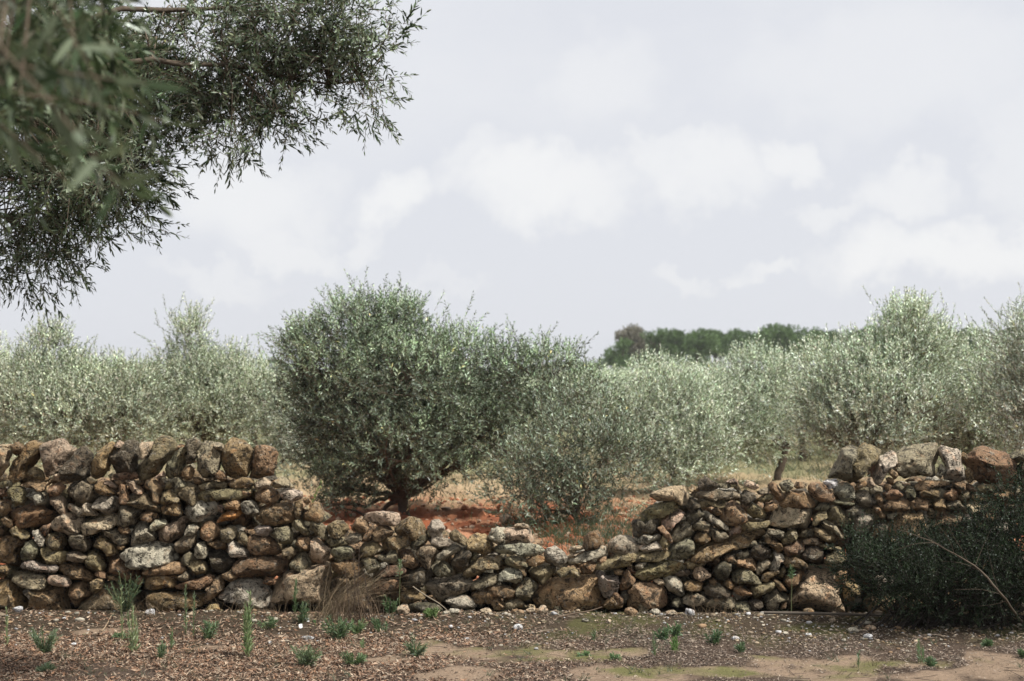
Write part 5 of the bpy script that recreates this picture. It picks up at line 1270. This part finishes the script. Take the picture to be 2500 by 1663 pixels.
for (x0, x1, n, lb) in ((560, 700, 90, 'low brown dead stems along the foot of the pale boulders'), (330, 430, 50, 'few dry bent stalks beside the dark bushy weed'), (1690, 1800, 60, 'thin grey grass in front of the wall right of the middle'), (2120, 2300, 70, 'dry twiggy stalks below the dark shrub'), (1990, 2080, 25, 'two or three thin dry stalks before the pyramid boulder')):
    b = P((x0 + x1) / 2, 1500, 9.0); b[2] = .01; clump('dry_stalks', b, n, .26, (x1 - x0) / 2 * up_px(9) * .6, rs.uniform(-.1, .2), rs, dc, lb, 'grass clump', 'dry stalks at the foot of the wall', w=.0010)
for k, (a, b_) in enumerate((((865, 1530), (862, 1345)), ((880, 1535), (878, 1325)), ((905, 1500), (890, 1400)), ((858, 1530), (842, 1380)))):   # dark dead stems
    A = P(a[0], 1520, 8.9); A[2] = 0; B_ = P(b_[0], b_[1], 9.0); m = (A + B_) / 2 + rs.normal(0, .01, 3); parts = [tube(curve_pts([A, m, B_], 10), [.0035, .0028, .0012], 5)]
    for q in range(7):
        s = A + (B_ - A) * rs.uniform(.35, .95); e = s + np.array((rs.uniform(-.06, .06), rs.uniform(-.03, .03), rs.uniform(.04, .1))); parts.append(tube(curve_pts([s, (s + e) / 2, e], 4), [.0012, .0006], 4))
    v, f = cat(parts); o = obj('dead_stem', mesh_np('dead_stem', v - A, f, (.06, .04, .028)), M_DRY, loc=A, label=['dead stem rising straight at the left centre of the dry grass clump', 'tallest dark dead stem of the dry grass clump', 'shorter dead stem at the right side of the dry grass clump', 'dead stem leaning left out of the dry grass clump'][k], cat='stalk', group='dead stems in the dry grass')
# sticks
def stick(a, b_, r, label, Ya=None, col=(.13, .10, .075)):
    A, B_ = (G(*a), G(*b_)) if Ya is None else (P(*a, Ya[0]), P(*b_, Ya[1]))
    if Ya is None: A[2] = float(gh(A[0], A[1])) + r; B_[2] = float(gh(B_[0], B_[1])) + r
    m = (A + B_) / 2; v, f = tube(curve_pts([A, A * .66 + B_ * .34 + rs.normal(0, .004, 3), A * .3 + B_ * .7 + rs.normal(0, .004, 3), B_], 12), [r, r * .9, r * .6], 7); obj('stick', mesh_np('stick', v - m, f, col), M_DRY, loc=m, label=label, cat='stick')
stick((1865, 1496), (2262, 1502), .010, 'long straight stick lying along the wall foot by the pyramid boulder', (8.95, 8.9), (.11, .09, .07))
stick((1008, 1432), (1092, 1490), .004, 'thin pale stick leaning against the middle of the wall', (9.1, 8.95), (.3, .25, .18))
stick((1360, 1508), (1470, 1482), .005, 'dark twig lying in front of the wide base boulder', (8.9, 8.98), (.13, .09, .06))
stick((1505, 1615), (1535, 1635), .005, 'pale twig lying on the mossy earth', None, (.38, .3, .22))
stick((248, 1552), (272, 1522), .004, 'curved pale twig in the litter at the left', None, (.34, .25, .16))

# ---------------------------------------------------------------- paper scrap
g = G(734, 1540); rs = np.random.RandomState(3)
gx, gy = np.meshgrid(np.linspace(-1, 1, 6), np.linspace(-1, 1, 6)); z = .012 * np.sin(gx * 2 + gy) + .006 * rs.rand(6, 6)
V = np.stack([gx * .011, z + gy * .005, gy * .012 + .014], -1).reshape(-1, 3); i = np.arange(36).reshape(6, 6); F = np.stack([i[:-1, :-1], i[:-1, 1:], i[1:, 1:], i[1:, :-1]], -1).reshape(-1, 4)
V2 = V * np.array((.8, 1, .7)) + np.array((.014, .16, .0)); 
o = obj('paper_scrap', mesh_np('paper_scrap', V, F), M_PAPER, loc=(g[0], g[1], float(gh(g[0], g[1]))), label='crumpled white paper scrap lying in the litter', cat='litter')
o.modifiers.new('thickness', 'SOLIDIFY').thickness = .0006

# ---------------------------------------------------------------- loose stones at the foot of the wall
LOOSE = [(45, 1497, 22, 15, 'v', 'rounded white stone at the left foot of the wall'), (365, 1506, 26, 14, 'v', 'flat white stone by the wall left of centre'), (1685, 1498, 26, 17, 'v', 'bright white angular stone at the wall foot, right of centre'), (985, 1486, 34, 26, 'p', 'pinkish pointed stone at the wall foot beside the dry grass'),
         (1325, 1498, 24, 22, 'p', 'beige triangular stone leaning at the wall foot'), (1296, 1484, 26, 14, 'p', 'cream wedge stone left of the beige triangle'), (1308, 1494, 20, 12, 'o', 'small orange stone before the beige triangle'), (1258, 1496, 22, 13, 'o', 'brown orange pebble at the wall foot'), (1270, 1506, 20, 11, 'o', 'reddish pebble below the brown orange one'), (1265, 1536, 26, 12, 'v', 'white flat stone in the litter below the orange pebbles'),
         (1973, 1512, 24, 17, 'o', 'orange brown stone just below the long stick'), (1975, 1498, 30, 15, 't', 'tan rounded stone lying on the long stick'), (2266, 1504, 28, 18, 'p', 'cream stone in front of the dark shrub'), (2255, 1520, 24, 14, 'w', 'pale grey stone below the cream one'), (2380, 1508, 28, 20, 'y', 'greyish stone under the shrub, towards the right'), (2120, 1552, 26, 12, 'v', 'white flat stone in the rubble strip at the right'), (2085, 1540, 30, 12, 'w', 'long pale stone in the rubble strip at the right'), (2125, 1536, 26, 12, 'p', 'cream stone beside the long pale one'),
         (1975, 1548, 18, 9, 'v', 'small white stone left in the rubble strip'), (1918, 1543, 16, 10, 'w', 'small pale stone farthest left in the rubble strip'), (1600, 1502, 28, 14, 'w', 'pale knobbly stone in front of the big rounded boulder'), (1540, 1500, 34, 18, 'o', 'ochre knobbly lump in front of the wall'), (1640, 1508, 30, 14, 'p', 'cream lump left of the bright white stone'), (1796, 1555, 24, 10, 'v', 'white flake lying in the litter right of centre'), (1428, 1525, 16, 9, 'w', 'small pale stone on mossy ground'), (1485, 1524, 16, 9, 'p', 'small cream stone on mossy ground right of the pale one'),
         (180, 1572, 18, 9, 'v', 'white stone chip in the litter at the left'), (166, 1506, 16, 8, 'w', 'small whitish pebble in the row at the left'), (1110, 1500, 30, 14, 'w', 'pale lumpy stone at the wall foot in the middle'), (1185, 1502, 34, 14, 'p', 'cream lumpy stone right of the pale one'), (1090, 1508, 22, 12, 'w', 'whitish stone beside the yellow green tuft'), (1102, 1537, 14, 9, 'v', 'white chip in front of the middle of the wall'), (750, 1556, 34, 8, 'v', 'thin white splinter lying in the litter near the paper scrap')]
for k, (x, y, w, h, c, lb) in enumerate(LOOSE):
    rs = np.random.RandomState(500 + k); g = G(x, y + h * .8)
    if g[1] > WALL_Y - .2: g = P(x, y + h * .8, WALL_Y - .2)
    u = up_px(g[1]); V, F = stone_verts(rand_poly(rs, w * u * 1.0, h * u * 1.1), w * u * .4, 3, rs, .6)
    obj('loose_stone', mesh_np('loose_stone', V, F, np.array(PAL[c]) * rs.uniform(.9, 1.1)), M_STONE, loc=(g[0], g[1], float(gh(g[0], g[1])) + h * u * .42), label=lb, cat='stone', group='loose stones at the foot of the wall')

def scatter(n, rs, x0, x1, y0, y1): return rs.uniform(x0, x1, n), y0 + (y1 - y0) * rs.rand(n)
def pebbles():
    rs = np.random.RandomState(15); protos = []
    for k in range(8):
        V, F = stone_verts(rand_poly(rs, 1.6, 1.1), .7, 2, rs, .5); protos.append((V, F))
    x, y = scatter(11500, rs, -4.5, 4.5, 8.05, 9.22); p = np.stack([x, y, 0 * x], -1)
    dens = np.clip(.22 + .35 * fbm(p * 1.7, 3, 41), 0, 1) + np.clip((x - .9) * .35, -.1, .5) * np.exp(-((y - 8.72) / .28) ** 2) + .6 * np.exp(-((y - 9.08) / .14) ** 2) * np.clip(.6 + x * .2, .3, 1)
    dens *= np.clip((y - 8.0) / .35, 0, 1); keep = rs.rand(len(x)) < dens; x, y = x[keep], y[keep]; V = []; F = []; T = []; o = 0
    z = gh(x, y)
    for i in range(len(x)):
        v, f = protos[i % 8]; s = .0078 * math.exp(rs.normal(.05, .50)); a = rs.uniform(0, 6.28); ca, sa = math.cos(a), math.sin(a); sc = np.array((1, 1, .7)) * s
        q = v[:, [0, 1, 2]] * sc; q = np.stack([q[:, 0] * ca - q[:, 1] * sa, q[:, 0] * sa + q[:, 1] * ca, q[:, 2]], -1) + (x[i], y[i], z[i] + s * .25)
        c = np.array(PAL['wpwtopyv'[rs.randint(0, 8)]]) * rs.uniform(.4, .95); V.append(q); F.append(f + o); T.append(np.tile(c, (len(q), 1))); o += len(q)
    obj('pebbles', mesh_np('pebbles', np.concatenate(V), np.concatenate(F), np.concatenate(T)), M_GRAV, label='pale limestone gravel scattered along the foot of the wall', cat='gravel', kind='stuff')
M_GRAV = plain_material('limestone_chips', (1, 1, 1), .6, 70, .9, .002, True)
pebbles()

def litter():
    rs = np.random.RandomState(16); n = 200000; x, y = scatter(n, rs, -4.3, 4.3, 6.5, 9.2); s, g = sand_mask(x, y); p = np.stack([x, y, 0 * x], -1)
    dens = np.clip(.78 + .7 * fbm(p * 2.3, 4, 51), .12, 1) * (1 - .93 * s); dens *= 1 - .72 * np.clip((y - 8.45 + .25 * fbm(p * 3 + 4, 3, 52)) / .3, 0, 1); k = rs.rand(n) < dens; x, y = x[k], y[k]; n = len(x)
    z = gh(x, y) + rs.uniform(.001, .012, n); a = rs.uniform(0, 6.28, n); tilt = rs.normal(0, .22, n)
    right = np.clip((x + .6) / 1.6, 0, 1)
    L_ = rs.uniform(.016, .05, n) * (1 - .35 * right); d = np.stack([np.cos(a) * np.cos(tilt), np.sin(a) * np.cos(tilt), np.sin(tilt)], -1); sdv = norm(np.stack([-np.sin(a), np.cos(a), rs.normal(0, .5, n)], -1)); up = np.cross(d, sdv)
    w = (L_ * rs.uniform(.07, .14, n))[:, None]; c = np.stack([x, y, z], -1); l = L_[:, None]; cu = (rs.uniform(-.25, .35, n))[:, None] * l
    pts = np.stack([c - d * l * .5 + up * cu, c - sdv * w + up * .1 * w, c + sdv * w + up * .1 * w, c + d * l * .5 + up * cu], 1)
    F = (np.array([[0, 1, 2], [1, 3, 2]])[None] + (np.arange(n) * 4)[:, None, None]).reshape(-1, 3)
    A = np.array([(.42, .30, .22), (.24, .145, .10), (.50, .40, .31), (.085, .055, .04), (.34, .195, .12)]); Bc = np.array([(.32, .26, .22), (.15, .115, .095), (.46, .39, .33), (.06, .047, .04), (.20, .155, .13)])
    i = rs.randint(0, 5, n); mixr = np.clip(right + rs.normal(0, .2, n), 0, 1)[:, None]; col = A[i] * (1 - mixr) + Bc[i] * mixr
    col = col * rs.uniform(.5, 1.15, (n, 1)) * np.array((1, .97, .9)) 
    obj('leaf_litter', mesh_np('leaf_litter', pts.reshape(-1, 3), F, np.repeat(col, 4, 0), smooth=False), M_LITTER, label='brown fallen olive leaves covering the ground before the wall', cat='leaf litter', kind='stuff')
litter()
def fallen_twigs():
    rs = np.random.RandomState(19); n = 620; x, y = scatter(n, rs, -4.2, 4.2, 6.6, 9.15); a = rs.uniform(0, 6.28, n); L_ = rs.uniform(.05, .22, n); z = gh(x, y) + .006
    d = np.stack([np.cos(a), np.sin(a), rs.normal(0, .06, n)], -1); s = np.stack([-np.sin(a), np.cos(a), rs.uniform(0, .5, n)], -1); t = np.linspace(-.5, .5, 5); c = np.stack([x, y, z], -1)
    path = c[:, None] + d[:, None] * (L_[:, None] * t)[..., None] + s[:, None] * ((.25 - t ** 2) * L_[:, None] * rs.uniform(-.3, .6, (n, 1)))[..., None]
    v, f = tube_paths(path, rs.uniform(.0012, .0028, n), np.full(n, .0007), 3)
    obj('fallen_twigs', mesh_np('fallen_twigs', v, f, np.repeat(np.array([(.20, .15, .11), (.34, .27, .2), (.09, .065, .05)])[rs.randint(0, 3, n)], 15, 0)), M_DRY, label='thin dry twigs scattered in the leaf litter', cat='twigs', kind='stuff')
fallen_twigs()

# ---------------------------------------------------------------- grass and clods behind the wall
def meadow():
    rs = np.random.RandomState(17)
    def field(n, x0, x1, y0, y1, h, cols, dens, name, label, w=.0022, seg=3):
        x = rs.uniform(x0, x1, n); y = y0 + (y1 - y0) * rs.rand(n); p = np.stack([x, y, 0 * x], -1); k = rs.rand(n) < np.clip(dens(x, y, fbm(p * 1.1, 3, 61), fbm(p * 3, 2, 63)), 0, 1); x, y = x[k], y[k]; m = len(x)
        B = np.stack([x, y, gh(x, y)], -1); D = np.stack([rs.normal(0, .35, m), rs.normal(0, .35, m), np.ones(m)], -1); L_ = rs.uniform(.4, 1.1, m) * h; bend = np.stack([rs.normal(0, .3, m), rs.normal(0, .3, m), -rs.uniform(.0, .5, m)], -1)
        c = np.array(cols)[rs.randint(0, len(cols), m)] * rs.uniform(.7, 1.25, (m, 1)); V, F, T = blades(B, D, L_, rs.uniform(.7, 1.3, m) * w, rs, bend, c, seg)
        obj(name, mesh_np(name, V, F, T), M_GRASS, label=label, cat='grass', kind='stuff')
    field(30000, -9, 10, 16.0, 32, .16, [(1.35, 1.1, .7), (1.1, .85, .52), (.8, .72, .42)], lambda x, y, a, b: .45 + a * .8 + b * .5, 'dry_grass', 'straw coloured dry grass between the olive trees', .004, 2)
    field(26000, -7, 10, 14.5, 30, .20, [(.34, .45, .25), (.48, .54, .32), (.28, .36, .2)], lambda x, y, a, b: (.18 + a * .9) * np.clip((y - 14) / 6, 0, 1) + .35 * np.clip((x - 1.5) / 3, 0, 1) * np.clip((y - 15) / 3, 0, 1), 'green_grass', 'green weeds and grass between the olive trees', .004, 2)
    field(5000, -4, 5, 10.6, 16, .09, [(1.2, .9, .55), (1.0, .75, .45)], lambda x, y, a, b: .15 + a * .9 + b * .4, 'dry_grass', 'thin straw scattered over the red furrows behind the wall', .0025, 2)
    g = G(1400, 1310)
    field(3000, -.1, 1.3, 12.4, 14.6, .26, [(.22, .33, .17), (.16, .26, .13), (.36, .42, .26)], lambda x, y, a, b: np.exp(-((x - .62) / .45) ** 2) * .8 + a * .6, 'tall_grass', 'tall green grass under the low thin olive tree', .0028, 4)
    field(2600, .8, 2.1, 13.2, 16.2, .18, [(.40, .50, .32), (.55, .58, .38)], lambda x, y, a, b: .5 + a, 'grass_patch', 'pale green grass patch behind the broken wall edge', .0028, 3)
    # clods and stones of the red soil
    n = 8500; x = rs.uniform(-3.5, 3.5, n); y = 10 + 7.5 * rs.rand(n) ** 1.2; z = gh(x, y); U, f = ICO[1]; s = .016 * np.exp(rs.normal(0, .55, n)); q = U[None] * (1 + .25 * rs.normal(size=(n, len(U), 1))) * s[:, None, None] * np.array((1, 1, .7)) + np.stack([x, y, z + s * .2], -1)[:, None]
    ff = (f[None] + (np.arange(n) * len(U))[:, None, None]).reshape(-1, 3); c = np.array([(.36, .13, .06), (.42, .18, .09), (.5, .36, .25), (.28, .1, .05)])[rs.randint(0, 4, n)] * rs.uniform(.75, 1.2, (n, 1))
    obj('soil_clods', mesh_np('soil_clods', q.reshape(-1, 3), ff, np.repeat(c, len(U), 0), smooth=False), M_GRAV, label='clods and small stones of the ploughed red soil', cat='soil', kind='stuff')
    # single green sprout behind the stepped wall end
    rs2 = np.random.RandomState(5); b = P(748, 1212, 14.2); b[2] = float(gh(b[0], b[1])); t = P(778, 1168, 14.2)
    b = P(742, 1225, 14.2); V, F, T, pth = sprigs_mesh(np.array([[b[0], b[1], .1]]), np.array([[.45, 0, 1.0]]), np.array([.42]), rs2, nl=60, leaf=(.03, .05), width=.1, tri4=True, tint=(1.0, 1.5, .6), yellow=0, droop=0, curve=.1)
    r = empty('weed', (b[0], b[1], .0), 'slanting light green sprout behind the stepped left wall end', 'plant'); o_ = np.array((b[0], b[1], 0)); obj('leaves', mesh_np('leaves', V - o_, F, T, smooth=False), M_WEED, r)
    pth = np.concatenate([np.array([[o_]]), pth], 1); sv, sf = tube_paths(pth, .004, .0015, 5); obj('stem', mesh_np('stem', sv - o_, sf), M_DRY_G, r)
meadow()
def seedlings():
    rs = np.random.RandomState(23); n = 1500; x, y = scatter(n, rs, -4, 4, 6.7, 9.15); p = np.stack([x, y, 0 * x], -1); k = rs.rand(n) < np.clip(.25 + fbm(p * 1.6, 3, 88) * 1.1 + .5 * (y > 8.75), 0, 1)
    x, y = x[k], y[k]; m = len(x); per = 9; B = np.repeat(np.stack([x, y, gh(x, y)], -1), per, 0) + rs.normal(0, .008, (m * per, 3)) * (1, 1, 0)
    S = m * per; D = np.stack([rs.normal(0, .55, S), rs.normal(0, .45, S), np.ones(S)], -1); L_ = np.repeat(rs.uniform(.02, .085, m), per) * rs.uniform(.5, 1.1, S); bend = np.stack([rs.normal(0, .3, S), rs.normal(0, .3, S), -rs.uniform(0, .6, S)], -1)
    c = np.repeat(np.array([(.55, .62, .42), (.75, .60, .42), (.50, .40, .28), (.42, .50, .32), (.85, .72, .5)])[rs.randint(0, 5, m)], per, 0) * rs.uniform(.6, 1.1, (S, 1))
    V, F, T = blades(B, D, L_, np.full(S, .0014), rs, bend, c, 2); obj('ground_weeds', mesh_np('ground_weeds', V, F, T), M_GRASS, label='sparse dry and green seedlings in the leaf litter', cat='ground cover', kind='stuff')
seedlings()

# ---------------------------------------------------------------- thin haze over the fields
def haze():
    bm = bmesh.new(); bmesh.ops.create_cube(bm, size=1.0); me = bpy.data.meshes.new('haze'); bm.to_mesh(me); bm.free()
    o = obj('haze', me, kind='stuff', label='thin pale haze in the air over the fields', cat='haze'); o.scale = (2400, 3000, 14.0); o.location = (0, 1300, 5.9)
    m, nt, out = mat_new('haze'); v = nt.nodes.new('ShaderNodeVolumePrincipled'); v.inputs['Color'].default_value = (.95, .97, 1, 1); v.inputs['Density'].default_value = .0004; v.inputs['Anisotropy'].default_value = .3
    nt.links.new(v.outputs[0], out.inputs['Volume']); me.materials.append(m)
haze()
